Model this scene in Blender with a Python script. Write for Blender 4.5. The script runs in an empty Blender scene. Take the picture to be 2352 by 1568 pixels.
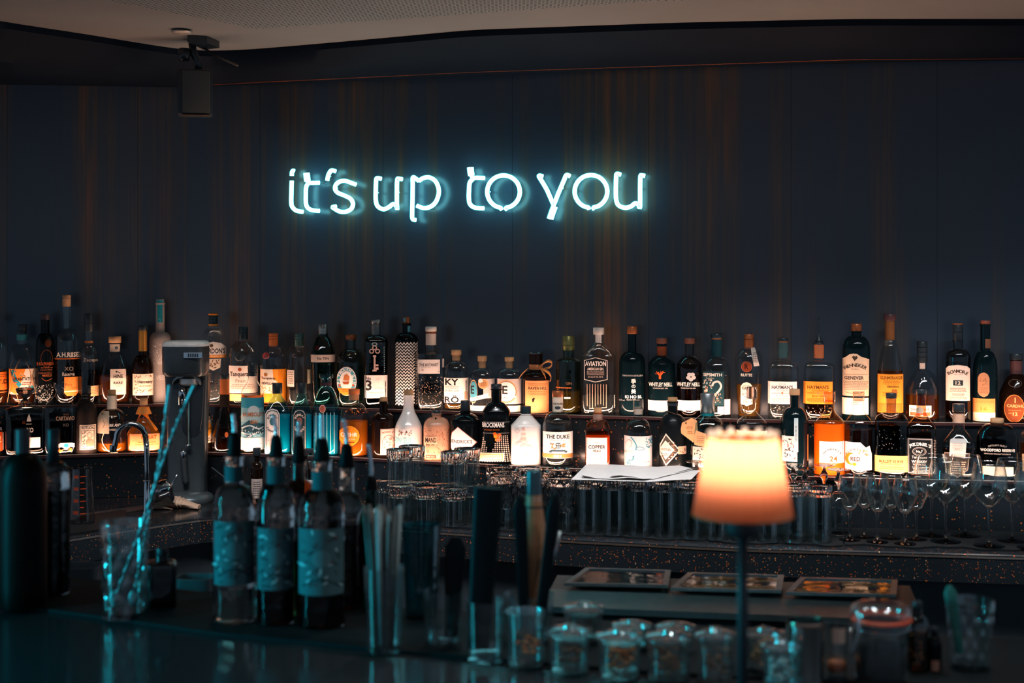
import bpy, bmesh, math, random
from mathutils import Vector, Matrix
from mathutils.geometry import tessellate_polygon
import numpy as np
random.seed(7)
PI = math.pi
C = bpy.context.scene.collection
F, CX, HY, EYE = 3267.0, 1176.0, 628.0, 1.65   # 50 mm lens on a 2352 px wide frame, level camera, eye height
HU, HL, HC, HB = 0.442, 0.587, 0.727, 0.56     # heights below the eye: upper step, lower step, back counter, front bar

def interp(px, xs, ys):
    return float(np.interp(px, xs, ys))
def smoother(xs, ys, width=110):
    gx = np.linspace(-900, 3300, 1401)
    # linear extrapolation at the ends
    gy = np.interp(gx, xs, ys)
    m = (ys[1]-ys[0])/(xs[1]-xs[0]); gy = np.where(gx < xs[0], ys[0]+(gx-xs[0])*m, gy)
    m = (ys[-1]-ys[-2])/(xs[-1]-xs[-2]); gy = np.where(gx > xs[-1], ys[-1]+(gx-xs[-1])*m, gy)
    k = int(width/3)*2+1
    pad = np.concatenate([np.full(k//2, gy[0]), gy, np.full(k//2, gy[-1])])
    sm = np.convolve(pad, np.ones(k)/k, 'valid')
    return lambda px: float(np.interp(px, gx, sm))
du = smoother([0, 430, 900, 1300, 1700, 2100, 2352], [4.72, 4.80, 4.60, 4.416, 4.285, 4.198, 4.161], 80)
dl = smoother([0, 150, 430, 590, 850, 1300, 1700, 2100, 2352], [4.53, 4.577, 4.666, 4.61, 4.491, 4.262, 4.124, 4.037, 3.995], 60)
dc = smoother([0, 160, 225, 340, 482, 600, 1000, 1300, 1700, 2352], [3.74, 3.92, 3.985, 4.11, 4.256, 4.235, 4.03, 3.90, 3.776, 3.67], 40)
dbar = smoother([0, 500, 900, 1500, 2352], [2.398, 2.199, 2.10, 1.985, 1.90], 60)
dsof = smoother([0, 200, 390, 450, 560, 1080, 1540, 1950, 2352], [4.256, 4.49, 4.76, 4.83, 4.806, 4.41, 4.286, 4.219, 4.219], 60)
dlow = smoother([0, 360, 450, 560, 1080, 1950, 2352], [4.35, 4.85, 4.94, 4.86, 4.60, 4.33, 4.31], 60)
def dwall(px): return du(px)+0.175
def X(px, d): return (px-CX)/F*d
def pt(px, py, d): return Vector((X(px, d), d, EYE-(py-HY)/F*d))
def onpath(px, d, h): return Vector((X(px, d), d, EYE-h))

# ------------------------------------------------------------ materials
def lin(h):
    h = h.lstrip('#'); o = []
    for i in (0, 2, 4):
        v = int(h[i:i+2], 16)/255
        o.append(v/12.92 if v <= .04045 else ((v+.055)/1.055)**2.4)
    return (*o, 1)
class NT:
    def __init__(s, name):
        s.m = bpy.data.materials.new(name); s.m.use_nodes = True
        s.t = s.m.node_tree; s.t.nodes.clear()
        s.out = s.t.nodes.new('ShaderNodeOutputMaterial')
    def n(s, typ, ins=None, **kw):
        nd = s.t.nodes.new(typ)
        for k, v in kw.items(): setattr(nd, k, v)
        for k, v in (ins or {}).items():
            if isinstance(v, tuple) and len(v) == 2 and hasattr(v[0], 'outputs'):
                s.t.links.new(v[0].outputs[v[1]], nd.inputs[k])
            elif hasattr(v, 'outputs'): s.t.links.new(v.outputs[0], nd.inputs[k])
            else: nd.inputs[k].default_value = v
        return nd
    def ramp(s, fac, stops, interp='LINEAR'):
        r = s.n('ShaderNodeValToRGB', {'Fac': fac}); r.color_ramp.interpolation = interp
        el = r.color_ramp.elements
        while len(el) < len(stops): el.new(.5)
        for e, (p, c) in zip(el, stops): e.position = p; e.color = c if len(c) == 4 else (*c, 1)
        return r
    def math(s, op, a, b=0.0, c=None):
        d = {0: a, 1: b}
        if c is not None: d[2] = c
        return s.n('ShaderNodeMath', d, operation=op)
    def done(s, sh):
        s.t.links.new(sh.outputs[0], s.out.inputs[0]); return s.m
MC = {}
def plain(hexc, rough=.5, metal=0.0, var=.10, scale=40, bump=0.0, spec=.5, coat=0.0, trans=0.0, sheen=0.0):
    k = ('plain', hexc, rough, metal, var, scale, bump, spec, coat, trans, sheen)
    if k in MC: return MC[k]
    t = NT('surface_'+hexc.strip('#'))
    co = t.n('ShaderNodeTexCoord')
    no = t.n('ShaderNodeTexNoise', {'Vector': (co, 'Object'), 'Scale': scale, 'Detail': 3.0})
    c = lin(hexc)
    if metal < .5 and spec != .1: c = tuple(max(v, f) for v, f in zip(c[:3], (.020, .027, .033)))+(1,)
    lo = tuple(v*(1-var) for v in c[:3])+(1,); hi = tuple(min(1, v*(1+var)) for v in c[:3])+(1,)
    r = t.ramp((no, 'Fac'), [(.3, lo), (.7, hi)])
    b = t.n('ShaderNodeBsdfPrincipled', {'Base Color': r, 'Roughness': rough, 'Metallic': metal, 'Specular IOR Level': spec, 'Coat Weight': coat, 'Transmission Weight': trans})
    if bump:
        bp = t.n('ShaderNodeBump', {'Height': (no, 'Fac'), 'Strength': bump, 'Distance': .002}); t.t.links.new(bp.outputs[0], b.inputs['Normal'])
    MC[k] = t.done(b); return MC[k]
def shell_glass(hexc='ffffff', rough=.03, low=.04, wavy=.0):
    """thin blown-glass wall: clear straight through, reflecting more towards grazing"""
    k = ('shell', hexc, rough, low, wavy)
    if k in MC: return MC[k]
    t = NT('glass_shell_'+hexc)
    c = lin(hexc)
    co = t.n('ShaderNodeTexCoord')
    no = t.n('ShaderNodeTexNoise', {'Vector': (co, 'Object'), 'Scale': 24.0, 'Detail': 2.0})
    bp = t.n('ShaderNodeBump', {'Height': (no, 'Fac'), 'Strength': .55+wavy, 'Distance': .002})
    lw = t.n('ShaderNodeLayerWeight', {'Blend': .5, 'Normal': bp})
    p = t.math('POWER', (lw, 'Facing'), 3.0)
    f = t.math('MULTIPLY_ADD', p, .80, low)
    tr = t.n('ShaderNodeBsdfTransparent', {'Color': c})
    gl = t.n('ShaderNodeBsdfGlossy', {'Color': (1, 1, 1, 1), 'Roughness': rough, 'Normal': bp})
    MC[k] = t.done(t.n('ShaderNodeMixShader', {0: f, 1: tr, 2: gl})); return MC[k]
def solid_glass(hexc='ffffff', rough=.0, ior=1.46, ripple=0.0):
    k = ('solid', hexc, rough, ior, ripple)
    if k in MC: return MC[k]
    t = NT('cut_glass_'+hexc)
    co = t.n('ShaderNodeTexCoord')
    no = t.n('ShaderNodeTexNoise', {'Vector': (co, 'Object'), 'Scale': 60.0, 'Detail': 1.0})
    r = t.ramp((no, 'Fac'), [(0, lin(hexc)), (1, lin(hexc))])
    b = t.n('ShaderNodeBsdfPrincipled', {'Base Color': r, 'Roughness': rough, 'IOR': ior, 'Transmission Weight': 1.0})
    if ripple:
        bp = t.n('ShaderNodeBump', {'Height': (no, 'Fac'), 'Strength': ripple, 'Distance': .004}); t.t.links.new(bp.outputs[0], b.inputs['Normal'])
    MC[k] = t.done(b); return MC[k]
def liquor(hexc, glow=.3):
    """coloured spirit: refracts, and scatters a little of the light that enters it"""
    k = ('liq', hexc, glow)
    if k in MC: return MC[k]
    t = NT('spirit_'+hexc)
    co = t.n('ShaderNodeTexCoord')
    no = t.n('ShaderNodeTexNoise', {'Vector': (co, 'Object'), 'Scale': 22.0, 'Detail': 2.0})
    bp = t.n('ShaderNodeBump', {'Height': (no, 'Fac'), 'Strength': .3, 'Distance': .003})
    c = lin(hexc)
    a = t.n('ShaderNodeBsdfPrincipled', {'Base Color': c, 'Roughness': .03, 'IOR': 1.34, 'Transmission Weight': 1.0, 'Normal': bp})
    d = t.n('ShaderNodeBsdfTranslucent', {'Color': c}); e = t.n('ShaderNodeBsdfDiffuse', {'Color': c})
    de = t.n('ShaderNodeMixShader', {0: .5, 1: d, 2: e})
    MC[k] = t.done(t.n('ShaderNodeMixShader', {0: glow, 1: a, 2: de})); return MC[k]
def frosted(hexc, tr=.5, rough=.35):
    k = ('frost', hexc, tr)
    if k in MC: return MC[k]
    t = NT('frosted_'+hexc); c = lin(hexc)
    co = t.n('ShaderNodeTexCoord')
    no = t.n('ShaderNodeTexNoise', {'Vector': (co, 'Object'), 'Scale': 20.0})
    r = t.ramp((no, 'Fac'), [(0, tuple(v*.93 for v in c[:3])+(1,)), (1, c)])
    d = t.n('ShaderNodeBsdfPrincipled', {'Base Color': r, 'Roughness': rough, 'Coat Weight': .2})
    l = t.n('ShaderNodeBsdfTranslucent', {'Color': r})
    MC[k] = t.done(t.n('ShaderNodeMixShader', {0: tr, 1: d, 2: l})); return MC[k]
def ink(h): return plain(h, rough=.6, var=.04, scale=300, spec=.1)
def emit(hexc, st):
    k = ('em', hexc, st)
    if k in MC: return MC[k]
    t = NT('glow_'+hexc)
    MC[k] = t.done(t.n('ShaderNodeEmission', {'Color': lin(hexc), 'Strength': st})); return MC[k]
def mat_wall():
    t = NT('dark_veneer')
    g = t.n('ShaderNodeTexCoord')
    mp = t.n('ShaderNodeMapping', {'Vector': (g, 'Object'), 'Scale': (5.0, 0, .16)})
    n1 = t.n('ShaderNodeTexNoise', {'Vector': mp, 'Scale': 1.0, 'Detail': 3.0, 'Roughness': .6, 'Distortion': .05})
    mp2 = t.n('ShaderNodeMapping', {'Vector': (g, 'Object'), 'Scale': (95, 0, .7)})
    n2 = t.n('ShaderNodeTexNoise', {'Vector': mp2, 'Scale': 1.0, 'Detail': 3.0})
    mp3 = t.n('ShaderNodeMapping', {'Vector': (g, 'Object'), 'Scale': (30, 0, 3.0)})
    n3 = t.n('ShaderNodeTexNoise', {'Vector': mp3, 'Scale': 1.0, 'Detail': 2.0})
    r1 = t.ramp((n1, 'Fac'), [(.46, (0, 0, 0)), (.50, (.25, .25, .25)), (.60, (.55, .55, .55)), (.68, (1, 1, 1))])
    r2 = t.ramp((n2, 'Fac'), [(.35, (.30, .30, .30)), (.65, (1, 1, 1))])
    r3 = t.ramp((n3, 'Fac'), [(.35, (.4, .4, .4)), (.6, (1, 1, 1))])
    m = t.math('MULTIPLY', t.math('MULTIPLY', r1, r2), r3)
    cr = t.ramp(m, [(0, lin('35414f')), (.12, lin('3b4148')), (.40, lin('5a483c')), (1, lin('845236'))])
    sx = t.n('ShaderNodeSeparateXYZ', {0: (g, 'Object')})
    fr = t.math('FRACT', t.math('MULTIPLY', (sx, 'X'), 2.3))
    seam = t.math('LESS_THAN', fr, .003)
    mix = t.n('ShaderNodeMix', {0: seam, 6: cr, 7: lin('161a1e')}, data_type='RGBA')
    bp = t.n('ShaderNodeBump', {'Height': (n2, 'Fac'), 'Strength': .10, 'Distance': .002})
    b = t.n('ShaderNodeBsdfPrincipled', {'Base Color': (mix, 2), 'Roughness': .26, 'Normal': bp, 'Specular IOR Level': .6})
    return t.done(b)
def mat_fleck(dens=.80, scale=150.0, rough=.16, base='1b2024'):
    t = NT('flecked_stone')
    g = t.n('ShaderNodeTexCoord')
    v = t.n('ShaderNodeTexVoronoi', {'Vector': (g, 'Object'), 'Scale': scale})
    s = t.n('ShaderNodeSeparateColor', {0: (v, 'Color')})
    a = t.math('GREATER_THAN', (s, 'Red'), dens)
    rr = t.math('MULTIPLY', (s, 'Green'), .42)
    b_ = t.math('LESS_THAN', (v, 'Distance'), rr)
    f = t.math('MULTIPLY', a, b_)
    cr = t.ramp((s, 'Blue'), [(0, lin('c04c18')), (.8, lin('e8803a')), (1, lin('d9b890'))])
    mx = t.n('ShaderNodeMix', {0: f, 6: lin(base), 7: cr}, data_type='RGBA')
    return t.done(t.n('ShaderNodeBsdfPrincipled', {'Base Color': (mx, 2), 'Roughness': rough, 'Metallic': t.math('MULTIPLY', f, .5)}))
def mat_ceiling(perf=False):
    t = NT('ceiling_plaster')
    g = t.n('ShaderNodeTexCoord')
    n = t.n('ShaderNodeTexNoise', {'Vector': (g, 'Object'), 'Scale': 3.0, 'Detail': 3.0})
    r = t.ramp((n, 'Fac'), [(.3, lin('8c8884')), (.7, lin('94908b'))])
    c = r
    if perf:
        s = t.n('ShaderNodeSeparateXYZ', {0: (g, 'Object')})
        u = t.math('MULTIPLY', t.math('ADD', (s, 'X'), (s, 'Y')), 46.0)
        w = t.math('MULTIPLY', t.math('SUBTRACT', (s, 'X'), (s, 'Y')), 46.0)
        a = t.math('SUBTRACT', t.math('FRACT', u), .5); b = t.math('SUBTRACT', t.math('FRACT', w), .5)
        d = t.math('ADD', t.math('MULTIPLY', a, a), t.math('MULTIPLY', b, b))
        f = t.math('LESS_THAN', d, .075)
        r = t.ramp((n, 'Fac'), [(.3, lin('8f9290')), (.7, lin('999b98'))])
        c = (t.n('ShaderNodeMix', {0: f, 6: r, 7: lin('1a1c1e')}, data_type='RGBA'), 2)
    return t.done(t.n('ShaderNodeBsdfPrincipled', {'Base Color': c, 'Roughness': .8}))
def mat_shade():
    t = NT('pleated_shade')
    g = t.n('ShaderNodeTexCoord')
    s = t.n('ShaderNodeSeparateXYZ', {0: (g, 'Object')})
    an = t.math('ARCTAN2', (s, 'Y'), (s, 'X'))
    mp = t.n('ShaderNodeCombineXYZ', {0: t.math('MULTIPLY', an, 9.0), 2: t.math('MULTIPLY', (s, 'Z'), 6.0)})
    n = t.n('ShaderNodeTexNoise', {'Vector': mp, 'Scale': 1.0, 'Detail': 3.0})
    r = t.ramp((n, 'Fac'), [(.3, lin('ee845c')), (.7, lin('f49068'))])
    d = t.n('ShaderNodeBsdfDiffuse', {'Color': r}); l = t.n('ShaderNodeBsdfTranslucent', {'Color': r})
    return t.done(t.n('ShaderNodeMixShader', {0: .92, 1: d, 2: l}))
M_CLEAR = shell_glass('f4f7f6')
M_CHROME = plain('c9cdd0', rough=.12, metal=1.0, var=.03)
M_STEEL = plain('a9b0b2', rough=.34, metal=1.0, var=.06)
M_BLACK = plain('202428', rough=.35)
M_RUBBER = plain('16191b', rough=.6, bump=.6, scale=300, spec=.1)
M_COPPER = plain('b8683e', rough=.3, metal=.8)
M_STONE = mat_fleck()

# ------------------------------------------------------------ mesh helpers
def obj(name, bm, mats, parent=None, smooth=True, angle=None):
    me = bpy.data.meshes.new(name)
    if isinstance(bm, tuple):
        me.from_pydata(bm[0], [], bm[1]); me.update()
    else:
        bmesh.ops.recalc_face_normals(bm, faces=bm.faces) if getattr(bm, 'faces', None) and not getattr(bm, 'keep', False) else None
        bm.to_mesh(me); bm.free()
    for m in (mats if isinstance(mats, (list, tuple)) else [mats]): me.materials.append(m)
    if smooth:
        me.polygons.foreach_set('use_smooth', [True]*len(me.polygons))
        if angle: me.set_sharp_from_angle(angle=math.radians(angle))
    o = bpy.data.objects.new(name, me); C.objects.link(o)
    if parent: o.parent = parent
    return o
def empty(name, loc, rz=0):
    o = bpy.data.objects.new(name, None); C.objects.link(o)
    o.location = loc; o.rotation_euler = (0, 0, rz); o.empty_display_size = .03
    return o
def tag(o, label, cat, group=None):
    o['label'] = label; o['category'] = cat
    if group: o['group'] = group
    return o
def struct(o): o['kind'] = 'structure'; return o
def copy_tree(o, parent=None):
    c = o.copy(); C.objects.link(c)
    if parent: c.parent = parent
    for ch in list(o.children): copy_tree(ch, c)
    return c
def ring(r, n=2.0, a=1.0, seg=48, fl=0, amp=0):
    out = []
    for i in range(seg):
        t = 2*PI*i/seg
        c, s = math.cos(t), math.sin(t)
        rr = r*(1+amp*math.cos(fl*t)) if fl else r
        out.append((rr*math.copysign(abs(c)**(2/n), c), a*rr*math.copysign(abs(s)**(2/n), s)))
    return out
def loft(bm, rings, cap0=True, cap1=True, mi=0):
    """rings: list of lists of Vector"""
    vs = [[bm.verts.new(p) for p in r] for r in rings]
    n = len(vs[0]); fs = []
    for a, b in zip(vs, vs[1:]):
        for i in range(n): fs.append(bm.faces.new((a[i], a[(i+1) % n], b[(i+1) % n], b[i])))
    if cap0: fs.append(bm.faces.new(list(reversed(vs[0]))))
    if cap1: fs.append(bm.faces.new(vs[-1]))
    for f in fs: f.material_index = mi
    return fs
def lathe(prof, seg=40, n=2.0, a=1.0, cap0=True, cap1=True, bm=None, off=(0, 0, 0), mi=0, fl=0, amp=0):
    bm = bm or bmesh.new()
    loft(bm, [[Vector((x+off[0], y+off[1], z+off[2])) for x, y in ring(max(r, 1e-5), n, a, seg, fl, amp)] for r, z in prof], cap0, cap1, mi)
    return bm
def box(bm, x0, x1, y0, y1, z0, z1, M=None, mi=0, bev=0):
    vs = [Vector((x, y, z)) for z in (z0, z1) for y in (y0, y1) for x in (x0, x1)]
    if M: vs = [M @ v for v in vs]
    v = [bm.verts.new(p) for p in vs]
    fs = [bm.faces.new([v[i] for i in q]) for q in ((0, 2, 3, 1), (4, 5, 7, 6), (0, 1, 5, 4), (2, 6, 7, 3), (0, 4, 6, 2), (1, 3, 7, 5))]
    for f in fs: f.material_index = mi
    if bev:
        es = list({e for f in fs for e in f.edges})
        bmesh.ops.bevel(bm, geom=es, offset=bev, segments=2, affect='EDGES', profile=.5)
    return bm
def tube(pts, r, seg=10, bm=None, mi=0, closed=False, radii=None):
    bm = bm or bmesh.new()
    pts = [Vector(p) for p in pts]; n = len(pts); rings = []
    up = Vector((0, 0, 1)); prev = None
    for i, p in enumerate(pts):
        a = pts[i-1] if (i > 0 or closed) else p
        b = pts[(i+1) % n] if (i < n-1 or closed) else p
        t = (b-a).normalized()
        if prev is None:
            u = t.cross(up)
            if u.length < 1e-3: u = t.cross(Vector((1, 0, 0)))
        else: u = prev - t*prev.dot(t)
        u.normalize(); prev = u; w = t.cross(u)
        rr = radii[i] if radii else r
        rings.append([p+(u*math.cos(2*PI*k/seg)+w*math.sin(2*PI*k/seg))*rr for k in range(seg)])
    if closed: rings.append(rings[0]); loft(bm, rings, False, False, mi)
    else: loft(bm, rings, True, True, mi)
    return bm
def catmull(P, k=6):
    P = [Vector(p) for p in P]; out = []
    for i in range(len(P)-1):
        a = P[max(i-1, 0)]; b = P[i]; c = P[i+1]; d = P[min(i+2, len(P)-1)]
        for j in range(k):
            t = j/k
            out.append(.5*((2*b)+(c-a)*t+(2*a-5*b+4*c-d)*t*t+(3*b-a-3*c+d)*t**3))
    out.append(P[-1]); return out
def sweep(px0, px1, step, sect):
    """sect(px) -> closed polygon of world points; swept into one solid"""
    bm = bmesh.new(); rings = []
    n = int((px1-px0)/step)
    for i in range(n+1): rings.append(sect(px0+(px1-px0)*i/n))
    loft(bm, rings, True, True); return bm
def rings_sec(px, items): return [onpath(px, d, h) for d, h in items]

# ------------------------------------------------------------ text and label marks
TXT = {}
def text_polys(s, bold=0.0, jp=False):
    k = (s, bold)
    if k in TXT: return TXT[k]
    cu = bpy.data.curves.new('t', 'FONT'); cu.body = s; cu.size = 1.0; cu.resolution_u = 2
    cu.offset = bold; cu.fill_mode = 'BOTH'
    o = bpy.data.objects.new('t', cu); C.objects.link(o)
    dg = bpy.context.evaluated_depsgraph_get()
    me = bpy.data.meshes.new_from_object(o.evaluated_get(dg))
    vs = [(v.co.x, v.co.y) for v in me.vertices]; fs = [tuple(p.vertices) for p in me.polygons]
    bpy.data.objects.remove(o); bpy.data.curves.remove(cu); bpy.data.meshes.remove(me)
    if not vs: vs = [(0, 0), (1, 0), (1, 1)]; fs = [(0, 1, 2)]
    x0 = min(v[0] for v in vs); x1 = max(v[0] for v in vs); y0 = min(v[1] for v in vs); y1 = max(v[1] for v in vs)
    TXT[k] = (vs, fs, x0, x1, y0, y1); return TXT[k]

class Marks:
    """flat artwork in photograph pixels (x right, y down); layers stack outward"""
    def __init__(s): s.bm = bmesh.new(); s.mats = []; s.layer = 0
    def mi(s, c):
        m = ink(c) if isinstance(c, str) else c
        if m not in s.mats: s.mats.append(m)
        return s.mats.index(m)
    def face(s, pts, mi):
        vs = [s.bm.verts.new((x, s.layer, y)) for x, y in pts]
        f = s.bm.faces.new(vs); f.material_index = mi
    def poly(s, pts, c):
        mi = s.mi(c); s.layer += 1
        tri = tessellate_polygon([[Vector((x, y, 0)) for x, y in pts]])
        vs = [s.bm.verts.new((x, s.layer, y)) for x, y in pts]
        for t in tri:
            try: s.bm.faces.new([vs[i] for i in t]).material_index = mi
            except ValueError: pass
    def text(s, st, cx, cy, h, w, c, bold=0.0, arc=None):
        vs, fs, x0, x1, y0, y1 = text_polys(st, bold)
        sy = h/(y1-y0); sx = (w/(x1-x0)) if w else sy
        mi = s.mi(c); s.layer += 1; out = []
        for x, y in vs:
            X_ = (x-(x0+x1)/2)*sx; Y_ = -(y-(y0+y1)/2)*sy
            if arc:   # arc radius: positive bows upward
                th = X_/abs(arc); R = arc
                X2 = math.sin(th)*(abs(R)-(Y_ if R > 0 else -Y_)); Y2 = (abs(R)-math.cos(th)*(abs(R)-(Y_ if R > 0 else -Y_)))*(1 if R > 0 else -1)
                out.append((cx+X2, cy+Y2))
            else: out.append((cx+X_, cy+Y_))
        bv = [s.bm.verts.new((x, s.layer, y)) for x, y in out]
        for f in fs:
            try: s.bm.faces.new([bv[i] for i in f]).material_index = mi
            except ValueError: pass
    def item(s, it):
        k = it[0]
        if k == 'r': x0, x1, y0, y1, c = it[1:]; s.layer += 1; s.face([(x0, y0), (x1, y0), (x1, y1), (x0, y1)], s.mi(c))
        elif k == 'e':
            cx, cy, rx, ry, c = it[1:]; s.poly([(cx+rx*math.cos(2*PI*i/28), cy+ry*math.sin(2*PI*i/28)) for i in range(28)], c)
        elif k == 'o':
            cx, cy, rx, ry, w, c = it[1:]; s.layer += 1; mi = s.mi(c)
            for i in range(28):
                a, b = 2*PI*i/28, 2*PI*(i+1)/28
                s.face([(cx+rx*math.cos(a), cy+ry*math.sin(a)), (cx+rx*math.cos(b), cy+ry*math.sin(b)), (cx+(rx-w)*math.cos(b), cy+(ry-w)*math.sin(b)), (cx+(rx-w)*math.cos(a), cy+(ry-w)*math.sin(a))], mi)
        elif k == 'p': s.poly(it[1], it[2])
        elif k == 'b':   # rectangular frame
            x0, x1, y0, y1, w, c = it[1:]; s.layer += 1; mi = s.mi(c)
            for q in ((x0, x1, y0, y0+w), (x0, x1, y1-w, y1), (x0, x0+w, y0+w, y1-w), (x1-w, x1, y0+w, y1-w)):
                s.face([(q[0], q[2]), (q[1], q[2]), (q[1], q[3]), (q[0], q[3])], mi)
        elif k in 'tT': s.text(it[1], it[2], it[3], it[4], it[5], it[6], .025 if k == 'T' else 0.0)
        elif k == 'a': s.text(it[1], it[2], it[3], it[4], it[5], it[6], .02, arc=it[7])
        elif k == 'A':   # letters set one by one round an ellipse: text, cx, cy, rx, ry, height, span in degrees, colour
            st, cx, cy, rx, ry, h, span, c = it[1:]; mi = s.mi(c); s.layer += 1; n = len(st)
            for i, ch in enumerate(st):
                if ch == ' ': continue
                t = math.radians((i-(n-1)/2)*span/max(n-1, 1)); up = ry > 0
                px_, py_ = cx+rx*math.sin(t), cy-ry*math.cos(t)
                nx, ny = math.sin(t)/rx, -math.cos(t)/abs(ry) if up else math.cos(t)/abs(ry)
                an = math.atan2(nx, -ny) if up else -math.atan2(nx, ny)
                vs, fs, x0, x1, y0, y1 = text_polys(ch, .03); q = h/.72
                bv = []
                for x, y in vs:
                    X_ = (x-(x0+x1)/2)*q; Y_ = -(y-.36)*q
                    bv.append(s.bm.verts.new((px_+X_*math.cos(an)-Y_*math.sin(an), s.layer, py_+X_*math.sin(an)+Y_*math.cos(an))))
                for f in fs:
                    try: s.bm.faces.new([bv[j] for j in f]).material_index = mi
                    except ValueError: pass
        elif k == 'l':
            x0, y0, x1, y1, w, c = it[1:]; s.layer += 1
            d = Vector((x1-x0, y1-y0)); n = Vector((-d.y, d.x)).normalized()*w/2
            s.face([(x0+n.x, y0+n.y), (x1+n.x, y1+n.y), (x1-n.x, y1-n.y), (x0-n.x, y0-n.y)], s.mi(c))
        elif k == 'f':   # rows of small print
            x0, x1, y0, y1, dy, c = it[1:]; s.layer += 1; mi = s.mi(c); rd = random.Random(int(x0*7+y0)); y = y0
            while y < y1:
                m = rd.uniform(0, .12)*(x1-x0); x = x0+m
                while x < x1-m:
                    w = rd.uniform(1.5, 4.5)
                    s.face([(x, y), (min(x+w, x1), y), (min(x+w, x1), y+dy*.42), (x, y+dy*.42)], mi); x += w+.9
                y += dy
        elif k == 's':   # scattered small leaves / sparkle / ornament
            x0, x1, y0, y1, n, c, sz = it[1:]; rd = random.Random(int(x0*3+y0*5+n)); s.layer += 1; cc = c if isinstance(c, (list, tuple)) else [c]
            for i in range(n):
                cx, cy = rd.uniform(x0, x1), rd.uniform(y0, y1); a = rd.uniform(0, PI); q = rd.uniform(.5, 1)*sz
                ux, uy = math.cos(a)*q, math.sin(a)*q; vx, vy = -uy*.4, ux*.4
                s.face([(cx+ux, cy+uy), (cx+vx, cy+vy), (cx-ux, cy-uy), (cx-vx, cy-vy)], s.mi(cc[i % len(cc)]))
        elif k == 'c':   # curved stroke through points
            pts, w, c = it[1:]; s.layer += 1; mi = s.mi(c)
            P = catmull([(x, y, 0) for x, y in pts], 4)
            N = []
            for i, p in enumerate(P):
                d = (P[min(i+1, len(P)-1)]-P[max(i-1, 0)]); N.append(Vector((-d.y, d.x, 0)).normalized()*w/2)
            for i in range(len(P)-1):
                s.face([((P[i]+N[i]).x, (P[i]+N[i]).y), ((P[i+1]+N[i+1]).x, (P[i+1]+N[i+1]).y), ((P[i+1]-N[i+1]).x, (P[i+1]-N[i+1]).y), ((P[i]-N[i]).x, (P[i]-N[i]).y)], mi)
        elif k == 'z':   # zigzag rows
            x0, x1, y0, y1, per, gap, w, c = it[1:]; s.layer += 1; mi = s.mi(c); y = y0
            while y < y1:
                x = x0; up = True
                while x < x1-.1:
                    xe = min(x+per/2, x1); ya, yb = (y, y-gap*.75) if up else (y-gap*.75, y)
                    s.face([(x, ya), (xe, yb), (xe, yb+w), (x, ya+w)], mi); x = xe; up = not up
                y += gap
    def finish(s, mapf, stepx=4.0, stepy=None):
        bm = s.bm
        xs = [v.co.x for v in bm.verts]; ys = [v.co.z for v in bm.verts]
        if stepx:
            x = min(xs)+stepx
            while x < max(xs):
                bmesh.ops.bisect_plane(bm, geom=bm.verts[:]+bm.edges[:]+bm.faces[:], plane_co=(x, 0, 0), plane_no=(1, 0, 0)); x += stepx
        if stepy:
            y = min(ys)+stepy
            while y < max(ys):
                bmesh.ops.bisect_plane(bm, geom=bm.verts[:]+bm.edges[:]+bm.faces[:], plane_co=(0, 0, y), plane_no=(0, 0, 1)); y += stepy
        for v in bm.verts: v.co = mapf(v.co.x, v.co.z, v.co.y)
        return bm, s.mats
def raw(name, bm, mats, parent=None, smooth=False):
    me = bpy.data.meshes.new(name); bm.to_mesh(me); bm.free()
    for m in mats: me.materials.append(m)
    if smooth: me.polygons.foreach_set('use_smooth', [True]*len(me.polygons))
    o = bpy.data.objects.new(name, me); C.objects.link(o)
    if parent: o.parent = parent
    return o

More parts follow.
